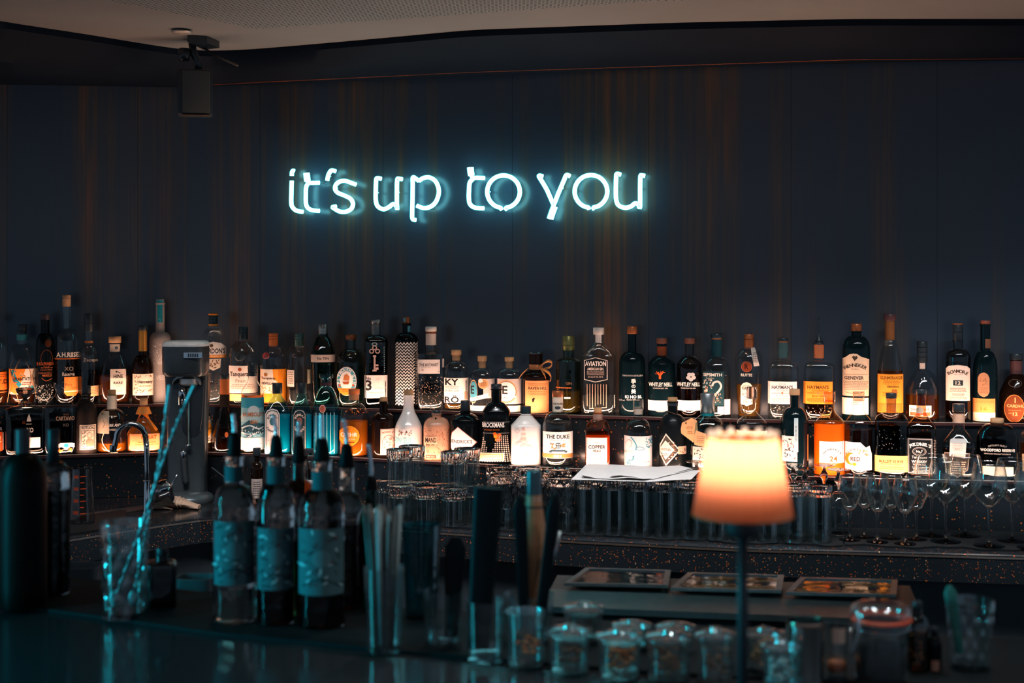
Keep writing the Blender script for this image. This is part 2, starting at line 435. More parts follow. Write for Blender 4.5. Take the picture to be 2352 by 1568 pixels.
# ------------------------------------------------------------ bottles
def smooth01(t): t = max(0, min(1, t)); return t*t*(3-2*t)
def bottle(name, label, cat, cx, d, h, top, hb, hn, ys, cap=None, sh='r', n=2.0, a=1.0, glass=None, liq=None, taper=None,
           marks=(), neck=(), lip=True, group=None, yaw=0.0, capname='cap', ymin=None, bulge=0.0, closed=True, lname='label'):
    """cx centre px, d depth of axis, h height below eye of the surface it stands on, top y px of the whole bottle,
    hb/hn half widths px of body and neck, ys=(neck end, shoulder end) px; cap=(y bottom, half width, material)"""
    s = F/d; base = HY+h*s
    Z = lambda y: (base-y)/s            # local height above the base
    ytop_glass = (cap[0]-3) if cap else top
    y1, y2 = ys
    def hw(y):
        if y <= y1: return hn
        if y < y2:
            t = (y-y1)/(y2-y1)
            if sh == 'r': return hn+(hb-hn)*math.sin(math.acos(max(0, 1-t)))
            if sh == 'o': return hn+(hb-hn)*smooth01(t)
            if sh == 'b': return hn+(hb-hn)*t**.6
            return hn+(hb-hn)*t
        t = (y-y2)/(base-y2)
        w = hb+((taper if taper else hb)-hb)*t
        if bulge: w += bulge*math.sin(PI*t)
        return w
    def na(y):
        t = smooth01((hw(y)-hn)/max(hb-hn, .1)) if y > y1 else 0
        return 2+(n-2)*t, 1+(a-1)*t
    ph = 'r' if sh == 'r' else 'x'
    ylist = [ytop_glass, (ytop_glass+y1)/2, y1]
    K = 12
    for i in range(1, K+1):
        t = i/K
        if ph == 'r': t = 1-math.cos(t*PI/2)
        ylist.append(y1+(y2-y1)*t)
    for i in range(1, 7): ylist.append(y2+(base-3.0-y2)*i/6)
    def prof(inset, ya, yb):
        out = []
        L = [y for y in ylist if ya < y < yb]
        L = [ya]+L+[yb]
        for y in L: out.append((y, max(hw(y)-inset, .5)))
        return out
    seg = 48
    def rg(y, w, yy=None):
        nn, aa = na(y); return [Vector((x, q, Z(yy if yy is not None else y))) for x, q in ring(w/s, nn, aa, seg)]
    X0 = X(cx, d)
    root = empty(name, (X0, d, EYE-h), -math.atan2(X0, d)+yaw)
    tag(root, label, cat, group)
    glass = glass or M_CLEAR
    bm = bmesh.new(); rings = []
    if lip and not cap or (cap and lip):
        rings += [rg(ytop_glass, hn*1.0), rg(ytop_glass, hn*1.12, ytop_glass+.6), rg(ytop_glass, hn*1.12, ytop_glass+3.4), rg(ytop_glass, hn, ytop_glass+4.2)]
        P = prof(0, ytop_glass+5, base-3)
    else: P = prof(0, ytop_glass, base-3)
    for y, w in P: rings.append(rg(y, w))
    wb = hw(base)
    rings += [rg(base, wb-.8, base-1), rg(base, wb-2.5, base-.05), rg(base, wb*.75, base-.05), rg(base, wb*.55, base-2.5)]
    if not liq and glass.name.startswith('glass_shell'):   # thick glass bottom visible inside empty-looking bottles
        pass
    loft(bm, rings, True, True)
    obj('glass_body' if closed else 'body', bm, glass, root, angle=50)
    if liq:
        yl, lm = liq; bm = bmesh.new()
        P = prof(1.8, yl, base-5)
        R = [rg(y, w) for y, w in P]; R.append(rg(base, wb-4.5, base-3.5))
        loft(bm, R, True, True); obj('liquid', bm, lm, root, angle=50)
    if cap:
        yb, cw, cm = cap[:3]
        bm = lathe([(cw*.94/s, Z(top)), (cw/s, Z(top+1.2)), (cw/s, Z(yb-.8)), (cw*.96/s, Z(yb))], 28)
        if len(cap) > 3:   # grooves
            bm.free(); pr = [(cw*.94/s, Z(top)), (cw/s, Z(top+1.2))]
            for g in cap[3]: pr += [(cw/s, Z(g-.8)), (cw*.9/s, Z(g-.4)), (cw*.9/s, Z(g+.4)), (cw/s, Z(g+.8))]
            bm = lathe(pr+[(cw/s, Z(yb-.8)), (cw*.96/s, Z(yb))], 28)
        obj(capname, bm, cm, root, angle=40)
    for nb in neck:   # bands wrapped round the neck: (y0,y1,half width,mat[,name])
        y0_, y1_, w_, m_ = nb[:4]
        w2 = nb[5] if len(nb) > 5 else w_
        bm = lathe([(w_/s, Z(y0_)), (w2/s, Z(y1_))], 32, cap0=False, cap1=False)
        obj(nb[4] if len(nb) > 4 else 'neck_band', bm, m_ if not isinstance(m_, str) else ink(m_), root)
    def mapper(grow=.0006):
        def f(x, y, layer):
            w = hw(y) if y > ytop_glass else hn
            nn, aa = na(y)
            t = max(-.985, min(.985, (x-cx)/w)); r = w/s
            q = -aa*r*(1-abs(t)**nn)**(1/nn)
            e = 1+(grow+layer*.00010)/r
            return Vector((t*r*e, q*e-(layer*.00006 if nn > 3 else 0), Z(y)))
        return f
    lay = 0
    for lab in marks:
        nm = lname
        if isinstance(lab[0], str): nm = lab[0]; lab = lab[1:]
        mk = Marks(); mk.layer = lay
        for it in lab: mk.item(it)
        lay = mk.layer
        ys_ = [v.co.z for v in mk.bm.verts]
        varies = min(ys_) < y2 or bulge or (taper and abs(taper-hb) > 2)
        if any(base-1 < yy for yy in ys_):
            for v in mk.bm.verts: v.co.z = min(v.co.z, base-1.5)
        bm, mats = mk.finish(mapper(), 3.5 if n < 3.5 else 5.0, 5.0 if varies else None)
        raw(nm, bm, mats, root)
    return root
def paper(x0, x1, y0, y1, c='f3e7dc'): return ('r', x0, x1, y0, y1, c)
# ------------------------------------------------------------ the bottles
W, K = 'f5ebe2', '17181a'      # paper white, print black
def dU(cx, hb, a, back=0): return du(cx)+.050+back+a*hb/(F/4.45)
def dL(cx, hb, a, back=0): return dl(cx)+(.044 if cx > 860 else .030)+back+a*hb/(F/4.3)
def U(name, label, cx, top, hb, hn, ys, back=0, **k):
    return bottle(name, label, 'bottle', cx, dU(cx, hb, k.get('a', 1.0), back), HU, top, hb, hn, ys, **k)
def Lo(name, label, cx, top, hb, hn, ys, back=0, **k):
    return bottle(name, label, 'bottle', cx, dL(cx, hb, k.get('a', 1.0), back), HL, top, hb, hn, ys, **k)
CAPD = plain('16191c', rough=.35); CAPT = plain('23393f', rough=.3, metal=.3); CAPS = plain('b9b2a8', rough=.28, metal=.9)
CORK = plain('b98a5e', rough=.8, bump=.5, scale=250); WOODC = plain('c9986c', rough=.6, scale=120); CAPO = plain('d8702c', rough=.4)
GOLD = plain('c88a3c', rough=.35, metal=.7); CREAM = plain('e8d5bf', rough=.6); COPC = plain('b4653a', rough=.35, metal=.5)
G_GRN = shell_glass('7fa99b'); G_DGRN = shell_glass('2c4a44', low=.05); G_BLUE = shell_glass('b8f0f4'); G_SMOKE = shell_glass('b9b4ae')
G_AMB = shell_glass('b5743a'); G_DARK = plain('0a0d0f', rough=.10, coat=.15, spec=.1, var=.02); G_DBR = plain('170b06', rough=.10, coat=.2, spec=.1, var=.02)
G_DTEAL = plain('08171b', rough=.10, coat=.2, spec=.1, var=.02); LQ_AMB = liquor('c8641c', .12); LQ_DK = liquor('4a1c0a', .06); LQ_OR = liquor('ff8a1e', .5); LQ_TEAL = liquor('10d8f4', .62)
LQ_CL = liquor('e8e6e0', .03); LQ_GRN = liquor('86a896', .04); LQ_GOLD = liquor('e89a3e', .22); LQ_BK = liquor('160a06', .05)

# upper step, left wing
U('rum_bottle', 'clear bottle with an orange band label cut by the left edge, upper shelf', -9, 725, 24, 9, (775, 815), cap=(740, 8, CAPD), liq=(850, LQ_AMB),
  marks=[[('r', -26, 19, 853, 894, 'ef7a2c'), ('f', -20, 17, 858, 864, 4, '7a3210'), ('T', 'L.T.D.', 2, 875, 10, 34, '3a1a0c'), ('r', -24, 19, 898, 900, 'd8763a')]])
r = U('rum_bottle', 'rounded rum bottle in an orange net with orange and blue tropical label', 51, 745, 31, 11, (790, 840), cap=(766, 10, CAPD, (752, 759)), liq=(895, LQ_AMB), taper=27, n=2.4,
  neck=[(768, 781, 12.3, '3f8f96')],
  marks=[[paper(23, 80, 845, 903, 'ecd9c8'), ('p', [(23, 845), (58, 845), (50, 872), (38, 903), (23, 895)], 'f08a30'), ('p', [(25, 850), (32, 846), (40, 868), (50, 880), (44, 888), (30, 870)], '2f8ea0'),
          ('s', 28, 60, 848, 880, 16, ['c04a1a', 'f6b060', '2f8ea0'], 5), ('T', 'PLANTATION', 57, 868, 8, 44, '2a2320'), ('l', 69, 857, 69, 865, 1.4, '2a2320'), ('r', 64, 79, 884, 900, '46a0b0'), ('f', 50, 76, 876, 884, 4, 'a85a30')]])
s_ = F/dU(51, 31, 1)
for side in (-1, 1):
    for q in range(2):
        P = []
        for i in range(13):
            t = i/12; y = 822+t*100; w = 33.0 if y > 842 else 33-14*(1-(y-822)/20)
            an = -PI/2+side*(.25+q*.85-t*.9*(1 if q else -1.1)); P.append((w/s_*math.cos(an)*1.02, w/s_*math.sin(an)*1.02, (HY+HU*s_-y)/s_))
        obj('netting_cord', tube(P, .0012, 6), plain('c98a55', rough=.7), r)
U('rum_bottle', 'black rum bottle with dark oval medallion and small orange lettering', 104, 721, 21, 9.5, (765, 800), cap=(738, 9, plain('4a3428', rough=.5)), glass=G_DARK,
  marks=[['lettering', ('T', 'EL RON PROHIBIDO', 104, 834, 7, 36, 'b5562c'), ('o', 107, 822, 13, 20, 1.3, '7a4024'), ('f', 92, 120, 842, 850, 5, '8a4a28'), ('t', 'HABANERO', 104, 855, 5, 28, '8a5030'), ('T', 'MEXICO', 108, 861, 5, 20, 'b06034'), ('c', [(96, 866), (106, 873), (118, 868)], 1.4, '8a5030'), ('e', 110, 787, 7, 9, '5a2f1c')],
         ['crystal_band', ('s', 84, 120, 882, 922, 120, ['c8b8a8', '8f8880', '5a5450'], 2.2)]])
U('rum_bottle', 'tall clear bottle with wooden stopper and white serif lettering', 153, 677, 28, 9.5, (754, 787), cap=(704, 9.5, WOODC, (684,)), liq=(823, LQ_DK), sh='r', capname='stopper', lip=False,
  marks=[['lettering', ('T', 'A.H.RIISE', 155, 813, 11, 48, 'e8dcd0'), ('r', 127, 180, 821, 823.5, 'c0662c'), ('t', 'XO', 158, 845, 9, 19, '9a8474'), ('t', 'Reserve', 157, 857, 8, 26, 'cdbcae')],
         [('p', [(148, 864), (178, 864), (178, 900), (172, 907), (154, 907), (148, 900)], 'e2863c'), ('t', 'Port', 158, 881, 6, 14, '8a3a14'), ('t', 'Cask', 168, 888, 5, 14, '8a3a14'), ('r', 148, 178, 895, 898, 'f5d8b0')]])
U('rum_bottle', 'dark round bottle with a small woven straw band low on its body', 204, 720, 22, 9, (790, 822), cap=(762, 10, CAPD, (742,)), liq=(848, LQ_BK), neck=[(783, 787, 9.4, 'a86a3c')],
  marks=[['lettering', ('t', 'Zacapa', 208, 826, 9, 32, 'a39486')],
         ['straw_band', ('r', 190, 226, 885, 908, 'd8a878')]+[('l', 190, 886+i*3.6, 226, 884+i*3.6, .8, '9c6a40') for i in range(6)]])
U('cognac_bottle', 'bell shaped amber bottle with wooden stopper and plain cream label', 264, 772, 38, 11, (806, 866), cap=(787, 14, WOODC), liq=(860, LQ_AMB), sh='b', taper=32, capname='stopper', a=.75, n=2.3,
  neck=[(790, 807, 11.6, 'd9c4b2')],
  marks=[[paper(254, 288, 846, 904, 'ecd6c4'), ('c', [(268, 854), (266, 850), (270, 852), (276, 855)], 1.6, '2a2422'), ('T', 'HINE', 271, 862, 8, 20, '241f1e'), ('T', 'RARE', 271, 877, 6, 20, '241f1e'), ('t', 'VSOP', 271, 884, 2.6, 10, '6a5a50'), ('t', 'COGNAC', 271, 896, 2.6, 14, '6a5a50')],
         ['emblem', ('e', 267, 798, 3.5, 4, '53606c')]])
U('cognac_bottle', 'dark cognac bottle with gold foil neck and vine bordered cream label', 328, 748, 24, 9, (815, 852), cap=(758, 10.5, CAPD), glass=G_DBR, sh='r',
  neck=[(758, 806, 9.4, GOLD)],
  marks=[[paper(306, 351, 857, 906, 'f4dcc2'), ('s', 309, 320, 862, 900, 26, '8a4a1c', 2.6), ('s', 320, 348, 892, 900, 22, '8a4a1c', 2.4), ('s', 310, 348, 860, 865, 16, '8a4a1c', 2.2), ('T', 'Hennessy', 333, 876, 9, 32, '3a2418'), ('f', 320, 346, 884, 888, 4, 'a87850')]])
U('vodka_bottle', 'frosted white vodka bottle with long neck and blue strip', 368, 687, 24.5, 10, (762, 786), cap=(698, 9, plain('b7b2aa', rough=.4)), glass=frosted('d8c6bc', .35), back=.045,
  marks=[['neck_strip', ('r', 362, 373, 689, 740, '1f8f9c'), ('s', 364, 371, 725, 738, 5, 'd8ecec', 2)],
         ['etched_print']+[('c', [(368-q*2, 835), (368-q*7, 812), (368-q*12, 800+abs(q)*3)], 1.0, 'f3e6dc') for q in (-2, -1.3, -.6, 0, .6, 1.3, 2)]+[('s', 346, 390, 786, 834, 46, 'f6eae0', 3.2), ('T', 'BELVEDERE', 370, 865, 10, 60, 'e8dcd4')]])
# upper step, main run
U('gin_bottle', 'clear gin bottle with orange ringed blue cap and arched white label', 490, 719, 29, 10.5, (752, 795), cap=(749, 10.5, CAPT, (733, 741)), liq=(880, LQ_CL), n=2.4,
  neck=[(720, 723.5, 10.9, 'ef9030'), (744, 748, 10.9, 'ef9030')],
  marks=[[('p', [(461, 820), (461, 796), (472, 787), (490, 783), (508, 787), (519, 796), (519, 820)], 'f4e6dc'), ('e', 486, 792, 4, 4, '6a5440'), ('T', "GORDON'S", 490, 804, 12, 52, '2c2a2a'), ('r', 461, 519, 813, 820, 'f0922c'), ('t', 'LONDON DRY GIN', 490, 816.5, 3, 46, 'fbeadb'), ('p', [(474, 822), (507, 822), (505, 842), (490, 849), (476, 842)], 'd9c6b2'), ('s', 478, 502, 825, 844, 22, ['6a4a34', '8f6a4c'], 4)],
         ['embossing', ('s', 470, 512, 868, 915, 46, ['cfc2b4', '6f6a64'], 1.8)]])
for cx, hb, cm, seal, sc, lab, liqm, desc in (
    (559, 33, CAPT, (551, 816, 11), '1a2326', 0, LQ_CL, 'bulbous gin bottle with big dark seal and cream script label'),
    (628, 30, CAPO, (611, 815, 7.5), '8e2c18', 1, LQ_OR, 'orange capped bulbous gin bottle with orange blossom label'),
    (687, 27, plain('5f7a70', rough=.3, metal=.5), (676, 815, 5), '3c3028', 2, LQ_CL, 'bulbous clear gin bottle with banded green cap and two small side labels')):
    tp = {0: 750, 1: 765, 2: 765}[lab]; o8 = {0: -8, 1: 0, 2: 0}[lab]
    if lab == 0:
        mk = [[paper(527, 591, 838, 900, 'f7e4d4'), ('T', 'Tanqueray', 552, 858, 13, 46, '3c2a22'), ('t', 'Finest', 553, 872, 7, 22, '8a6a54'), ('e', 551, 846, 4, 4, 'b0502c'), ('f', 530, 585, 880, 890, 4, 'b89880')], ['lower_label', ('r', 529, 590, 902, 918, 'f3b070')]]
    elif lab == 1:
        mk = [[('r', 600, 657, 846, 921, 'f08a24')], ['front_label', paper(599, 638, 846, 901, 'f7e2cc'), ('p', [(638, 846), (638, 876), (628, 868), (626, 846)], 'f39a34'), ('s', 600, 636, 886, 900, 18, ['f08a24', 'e8a860'], 4), ('e', 611, 858, 4, 4, 'b0703c'), ('T', 'Tanqueray', 617, 867, 7, 32, '5a3420'), ('T', 'SEVILLA', 615, 878, 5.5, 26, '3a261c')]]
    else:
        mk = [[paper(660, 676, 848, 886, 'efdccb'), ('f', 662, 674, 852, 880, 5, '9a7a60')], ['right_label', ('r', 705, 713, 847, 880, 'e8d2be'), ('b', 705, 713, 847, 880, 1, '6a8a4a'), ('s', 706, 712, 851, 876, 8, ['7a8a3c', 'b08a4a'], 2)]]
    r = U('gin_bottle', desc, cx, tp, hb, 10.5, (790+o8, 826+o8*.6), cap=(794 if lab else 779, 10.5, cm, (tp+7, tp+13)), liq=((895 if lab == 2 else 850), liqm), marks=mk)
    dd = dU(cx, hb, 1); ss = F/dd; b0 = HY+HU*ss
    bm = lathe([(seal[2]/ss*1.0, 0), (seal[2]/ss*1.05, .002), (seal[2]/ss*.8, .004), (seal[2]/ss*.7, .003)], 24)
    bmesh.ops.rotate(bm, verts=bm.verts, cent=(0, 0, 0), matrix=Matrix.Rotation(PI/2, 3, 'X'))
    dx = (seal[0]-cx)/ss
    bmesh.ops.translate(bm, verts=bm.verts, vec=(dx, -math.sqrt(max((hb*.86/ss)**2-dx*dx, 0))-.001, (b0-seal[1])/ss))
    obj('wax_seal', bm, plain(sc, rough=.3, coat=.3), r)
U('gin_bottle', 'green tinted gin bottle with a wide silver collar band and silver cap', 742, 745, 28, 11, (772, 812), cap=(769, 11.5, CAPS, (760, 765)), glass=G_GRN, sh='b', taper=23, n=3, liq=(836, LQ_GRN),
  marks=[['collar_band', ('r', 714.5, 769.5, 813, 830, 'c9b4a8'), ('T', 'No TEN', 742, 821.5, 6.5, 26, '3a3230')], ['emblem', ('e', 729, 797, 5, 5, '5a1c18')]])
U('gin_bottle', 'round shouldered clear gin bottle with blue and orange oval ship label', 806, 768, 32, 11.5, (801, 838), cap=(780, 12.3, COPC), glass=shell_glass('c8d4cc'), liq=(890, LQ_GRN),
  marks=[[('e', 796, 873, 22.5, 33, 'f3e6da'), ('e', 796, 873, 21, 31, '4f97a8'), ('e', 796, 872, 14.5, 22, 'f6ebe2'), ('A', 'PLYMOUTH GIN', 796, 872, 17.6, 26.5, 6.4, 205, 'f6efe8'), ('p', [(776, 889), (816, 889), (811, 899), (803, 904), (796, 905), (789, 904), (781, 899)], 'ef8a2c'), ('p', [(787, 874), (803, 873), (800, 880), (790, 880)], 'b0572c'), ('p', [(789, 871), (791, 860), (797, 856), (803, 862), (802, 872)], 'd07a48'), ('e', 781, 883, 2.4, 2.8, 'b8502a'), ('e', 811, 882, 2.4, 2.8, 'b8502a'), ('f', 786, 806, 892, 899, 4, 'b05a20')]])
U('gin_bottle', 'square shouldered green gin bottle with silver key and white numbered label', 864, 734, 27, 10.5, (770, 786), cap=(743, 12, CAPS), glass=G_DGRN, n=4.5, a=.9, taper=25,
  neck=[(744, 768, 11, plain('7d7f7c', rough=.4, metal=.6))],
  marks=[[paper(837.5, 890.5, 860, 912, 'f5e4db'), ('T', 'No', 847, 867, 6, 12, '2c2a2c'), ('T', '3', 847.5, 883, 24, 13, '2c2a2c'), ('t', 'LONDON DRY GIN', 863, 900, 3.4, 34, '8a7c78'), ('s', 862, 884, 866, 893, 26, ['e6cfc6', 'dcc4bc'], 3), ('f', 842, 886, 906, 910, 5, 'c8b8b0')],
         ['key_relief', ('o', 854, 805, 5.5, 5.5, 2.4, 'c8a49a'), ('o', 867, 805, 5.5, 5.5, 2.4, 'c8a49a'), ('o', 860.5, 797, 5.5, 5.5, 2.4, 'c8a49a'), ('r', 857, 864, 814, 818, 'd0aca0'), ('r', 858.6, 862.6, 818, 848, 'c8a49a'), ('r', 863, 869, 835, 839, 'c8a49a'), ('r', 863, 869, 842, 847, 'c8a49a'), ('r', 856, 865, 847, 851, 'c8a49a'), ('o', 860.5, 789, 6, 4, 1.8, 'a8b8b4')],
         ['dotted_line']+[('e', 881, 796+i*4.2, .8, 1.0, 'a9bcb6') for i in range(14)]])
U('gin_bottle', 'tall black bottle covered in a white zigzag pattern', 934, 728, 26.5, 9.5, (764, 784), cap=(745, 8, COPC), glass=G_DARK, capname='stopper',
  marks=[['zigzag_print', ('z', 909, 959, 789, 932, 7.6, 7.2, 3.4, 'eee0d6'), ('r', 952, 961, 806, 930, '121416'), ('f', 953, 960, 812, 885, 5, 'a09a96')], ['paper_seal', ('r', 927, 932, 730, 738, '62b2c2'), ('r', 936, 942, 748, 762, '5aa0b0')]])
U('gin_bottle', 'clear textured gin bottle with white cap and wide white label on the shoulder', 990, 750, 30.5, 11.5, (806, 813), cap=(761, 13, plain('efe0d4', rough=.5)), sh='c', n=5, a=.85, liq=(905, LQ_CL),
  neck=[(761, 765, 12.4, '8a4a34'), (766, 792, 12.2, 'dcc8ba')],
  marks=[[paper(960, 1010, 824, 856, 'f3e2d8'), ('T', 'THE BOTANIST', 985, 836, 6.5, 43, '5a4a46'), ('t', 'ISLAY DRY GIN', 978, 841.5, 2.4, 20, '9a8a84'), ('b', 969, 973, 846, 850, .8, 'c07058'), ('f', 1004, 1010, 851, 854, 4, 'b0a098')],
         ['side_label', ('r', 1015, 1019, 822, 842, 'd8c8bc')],
         ['embossing', ('s', 962, 1018, 862, 938, 150, ['e8c8b4', '8a6a58', '5c5048', 'd8a888'], 1.9)]])
U('gin_bottle', 'clear bottle with wooden stopper and big black letters on white label', 1048, 803, 28.5, 11, (828, 858), cap=(815, 12, WOODC), glass=M_CLEAR, liq=(926, LQ_GOLD), capname='stopper',
  neck=[(815, 827, 9.5, CORK)],
  marks=[[paper(1020.5, 1075.5, 866, 923, 'f7ebe0'), ('T', 'KY', 1038, 875, 15, 30, '1d1b1c'), ('t', 'KYRO GIN', 1039, 895, 4.5, 30, '5a504c'), ('T', 'RÖ', 1038, 914, 17, 32, '1d1b1c'), ('f', 1023, 1054, 885, 889, 3.4, 'b8aaa2'), ('f', 1068, 1072, 872, 896, 2.4, '3a3634'), ('r', 1066, 1073, 897, 915, 'c9a080')]])
for cx, cm, col, ins in ((1108, '4f9fb2', 'teal', 1), (1170, 'e9ded6', 'white', 2)):
    q = cx-1108
    U('gin_bottle', 'stubby clear gin bottle with wooden stopper and %s round badge with letter E' % ('pale blue' if ins == 1 else 'white and gold'), cx, 817+q*.04, 29.5, 10.5, (844, 872), cap=(830, 11, WOODC), capname='stopper',
      neck=[(829, 844, 8.5, CORK), (828.5, 832, 13, M_CLEAR, 'glass_lip')], liq=(908, LQ_CL),
      marks=[[('r', cx-27, cx+27, 868, 925, 'bfb0aa')] if ins == 2 else ['back_label', ('r', cx+2, cx+28, 868, 912, 'b8aaa4')],
             ['badge', ('e', cx-7 if ins == 2 else cx-20, 897, 24.5 if ins == 2 else 8.8, 27, 'd9a878'), ('e', cx-7 if ins == 2 else cx-20, 897, 22.5 if ins == 2 else 8.2, 24.5, '3b4448' if ins == 1 else '9a6a48'), ('e', cx-7 if ins == 2 else cx-20, 897, 21 if ins == 2 else 7.8, 22.5, cm), ('T', 'E', cx-10 if ins == 2 else cx-22, 893, 19, 12 if ins == 2 else 8, '2a2828'), ('p', [(cx-28, 912), (cx+6, 902), (cx+14, 900), (cx+12, 906), (cx+17, 909), (cx+6, 912), (cx-28, 920)], 'efe4dc'), ('T', 'COAST', cx-12, 911, 4, 20, '5a4c48')],
             ['foot_label', ('r', cx-28, cx+24 if ins == 2 else cx+10, 929, 945, 'f6e8dc'), ('c', [(cx-18, 937), (cx-12, 934), (cx-6, 938)], 1.4, '8a7a74')]]
            +([['round_sticker', ('e', 1110, 879, 11.5, 11.5, 'd9a476'), ('e', 1110, 879, 9, 9, 'c28a5c'), ('e', 1104, 872, 5, 5, 'efe2d8'), ('f', 1104, 1116, 876, 884, 3, '7a4a2c')]] if ins == 1 else []))
r = U('gin_bottle', 'black apothecary bottle with straw bow and orange parchment label', 1231, 808, 31, 15.5, (852, 866), cap=(812, 19, plain('14100e', rough=.2, coat=.5)), glass=G_DBR, capname='stopper',
  neck=[(812, 830, 15.9, G_DBR), (836, 848, 16.2, plain('a8683c', rough=.7), 'straw_tie')],
  marks=[[('r', 1207, 1260, 872, 945, 'e0905a'), ('T', 'RAVEN HILL', 1235, 889, 7, 42, '33241c'), ('f', 1213, 1256, 878, 883, 3.2, '9c6238'), ('f', 1213, 1256, 896, 906, 3.4, '9c6238'), ('p', [(1222, 914), (1226, 910), (1229, 912), (1226, 920), (1223, 921)], '241a16'), ('s', 1210, 1258, 908, 944, 14, ['d98a50', 'f0b888'], 3)]])
ds = dU(1231, 31, 1); sS = F/ds; zb = HY+HU*sS
def lp(x, y, o): return Vector(((x-1231)/sS, -o, (zb-y)/sS))
for P, wd in (([(1238, 842, .022), (1256, 828, .026), (1268, 831, .028), (1262, 842, .026), (1242, 846, .024)], 7), ([(1242, 845, .024), (1258, 852, .03), (1266, 864, .032), (1262, 874, .034)], 9), ([(1240, 845, .026), (1250, 858, .036), (1254, 868, .038)], 7), ([(1214, 844, .022), (1200, 856, .034), (1192, 868, .04), (1190, 884, .042)], 4)):
    pp = catmull([lp(*p) for p in P], 5); bm = bmesh.new(); prev = None
    for i, p in enumerate(pp):
        w = wd*math.sin(PI*(.12+.8*i/(len(pp)-1)))/sS/2
        a_ = [bm.verts.new(p+Vector(v)) for v in ((0, 0, w), (0, -.0012, 0), (0, 0, -w), (0, .0012, 0))]
        if prev:
            for j in range(4): bm.faces.new((prev[j], prev[(j+1) % 4], a_[(j+1) % 4], a_[j]))
        prev = a_
    obj('straw_ribbon', bm, plain('c07c42', rough=.7, bump=.8, scale=200), r)
U('gin_bottle', 'pale green flat shouldered bottle with tall olive gold cap', 1306, 771, 29, 13, (821, 829), cap=(805, 13.8, plain('8f8a52', rough=.35, metal=.7), (792,)), glass=shell_glass('a8bcae'), sh='b', liq=(897, LQ_GOLD),
  marks=[['lettering', ('T', 'GIN', 1306, 878, 6, 14, '6a4a30'), ('f', 1275, 1312, 887, 891, 6, 'c8683a'), ('r', 1296, 1310, 909, 913, 'd8c8b4')]])
U('gin_bottle', 'large flat clear bottle with outlined hexagonal frame and ribbed base', 1375, 752, 38.5, 11.5, (786, 818), cap=(768, 12.8, plain('d8cbc2', rough=.4)), n=4, a=.62, sh='c', liq=(908, LQ_CL), capname='stopper', lip=False,
  marks=[['paper_strip', ('r', 1368, 1381, 768, 786, 'e3d4cb')],
         ['print', ('p', [(1342, 826), (1368, 819), (1395, 826), (1395, 870), (1368, 876), (1342, 870)], 'e8cfc2'), ('p', [(1343.5, 827), (1368, 820.5), (1393.5, 827), (1393.5, 869), (1368, 874.5), (1343.5, 869)], '16191d'), ('T', 'AVIATION', 1368, 833.5, 11, 47, 'f2e0d4'), ('T', 'AMERICAN GIN.', 1368, 845.5, 6, 37, 'e8cfc0'), ('t', 'BATCH DISTILLED', 1368, 852.5, 3.4, 38, 'd8bcac'), ('r', 1349, 1387, 856, 857, 'b89a8a'), ('r', 1349, 1387, 858.6, 859.4, 'b89a8a'), ('t', '42% ALC BY VOL 700 ML', 1368, 863.5, 3.2, 34, 'd8bcac')],
         ['ribs']+[('r', 1349+i*6, 1350.2+i*6, 880, 930+5*math.sin(i), 'c89a80') for i in range(8)]+[('f', 1408, 1411, 905, 935, 3, 'e8d4c4')]])
U('gin_bottle', 'slim black bottle with copper cap and vertical white Japanese characters', 1452, 749, 30, 9.5, (806, 836), cap=(766, 12, COPC), glass=G_DTEAL, sh='r',
  marks=[['print', ('t', 'THE KYOTO DISTILLERY', 1453, 860.5, 3.6, 46, 'd8d0c8'), ('T', '季', 1455, 873, 11, 11, 'eee6de'), ('T', 'の', 1455, 884.5, 8, 9, 'eee6de'), ('T', '美', 1455, 896, 11, 11, 'eee6de'), ('T', 'KI NO BI.', 1455, 908.5, 7, 37, 'f2eae2'), ('t', 'Kyoto Dry Gin', 1454, 915.5, 4.5, 28, 'd8d0c8'), ('t', '45,7% vol.', 1429, 917, 3.6, 14, 'c8c0b8')]])
for cx, hb, fl in ((1520, 31, 0), (1584, 29, 1)):
    U('gin_bottle', ('black gin bottle with a small orange tree above white lettering' if not fl else 'dark rose gin bottle with a white flower above white lettering'), cx, 776, hb, 10.5, (817, 834), cap=(789, 12, plain('7a4630', rough=.4)), sh='b',
      glass=(G_DTEAL if not fl else G_SMOKE), liq=(None if not fl else (838, liquor('6a2a20', .1))), neck=([(795, 816, 11.2, '8a4228')] if not fl else []),
      marks=[['print', *([('l', 1516, 868, 1516, 856, 5, 'e8622c')]+[('c', [(1516, 862), (1516+q*4, 857), (1516+q*8, 852-abs(q))], 1.8, 'e8622c') for q in (-1, -.5, .1, .55, 1)]+[('s', 1506, 1526, 850, 858, 12, 'e8622c', 2.6)] if not fl else [('e', 1587+6*math.cos(q), 863+6*math.sin(q), 5, 4.4, 'c9bfb8') for q in (0.3, 1.6, 2.8, 4.1, 5.3)]+[('e', 1587, 863, 2, 2, '5a4a44')]),
              ('T', 'WHITLEY NEILL', cx-3, 880.5, 9, 52, 'efe4da'), ('t', 'LONDON DRY GIN' if not fl else 'HANDCRAFTED GIN', cx-3, 889, 3, 32, 'd8ccc2')],
             ['foot_label', paper(cx-31 if fl else cx-30.5, cx+28, 917, 940, 'fbeee4'), ('t', 'ORIGINAL' if not fl else 'RHUBARB & GINGER', cx, 922, 3, 16 if not fl else 34, 'b06a5a'), ('f', cx-20, cx+20, 926, 934, 3.4, 'd8c4b8')]])
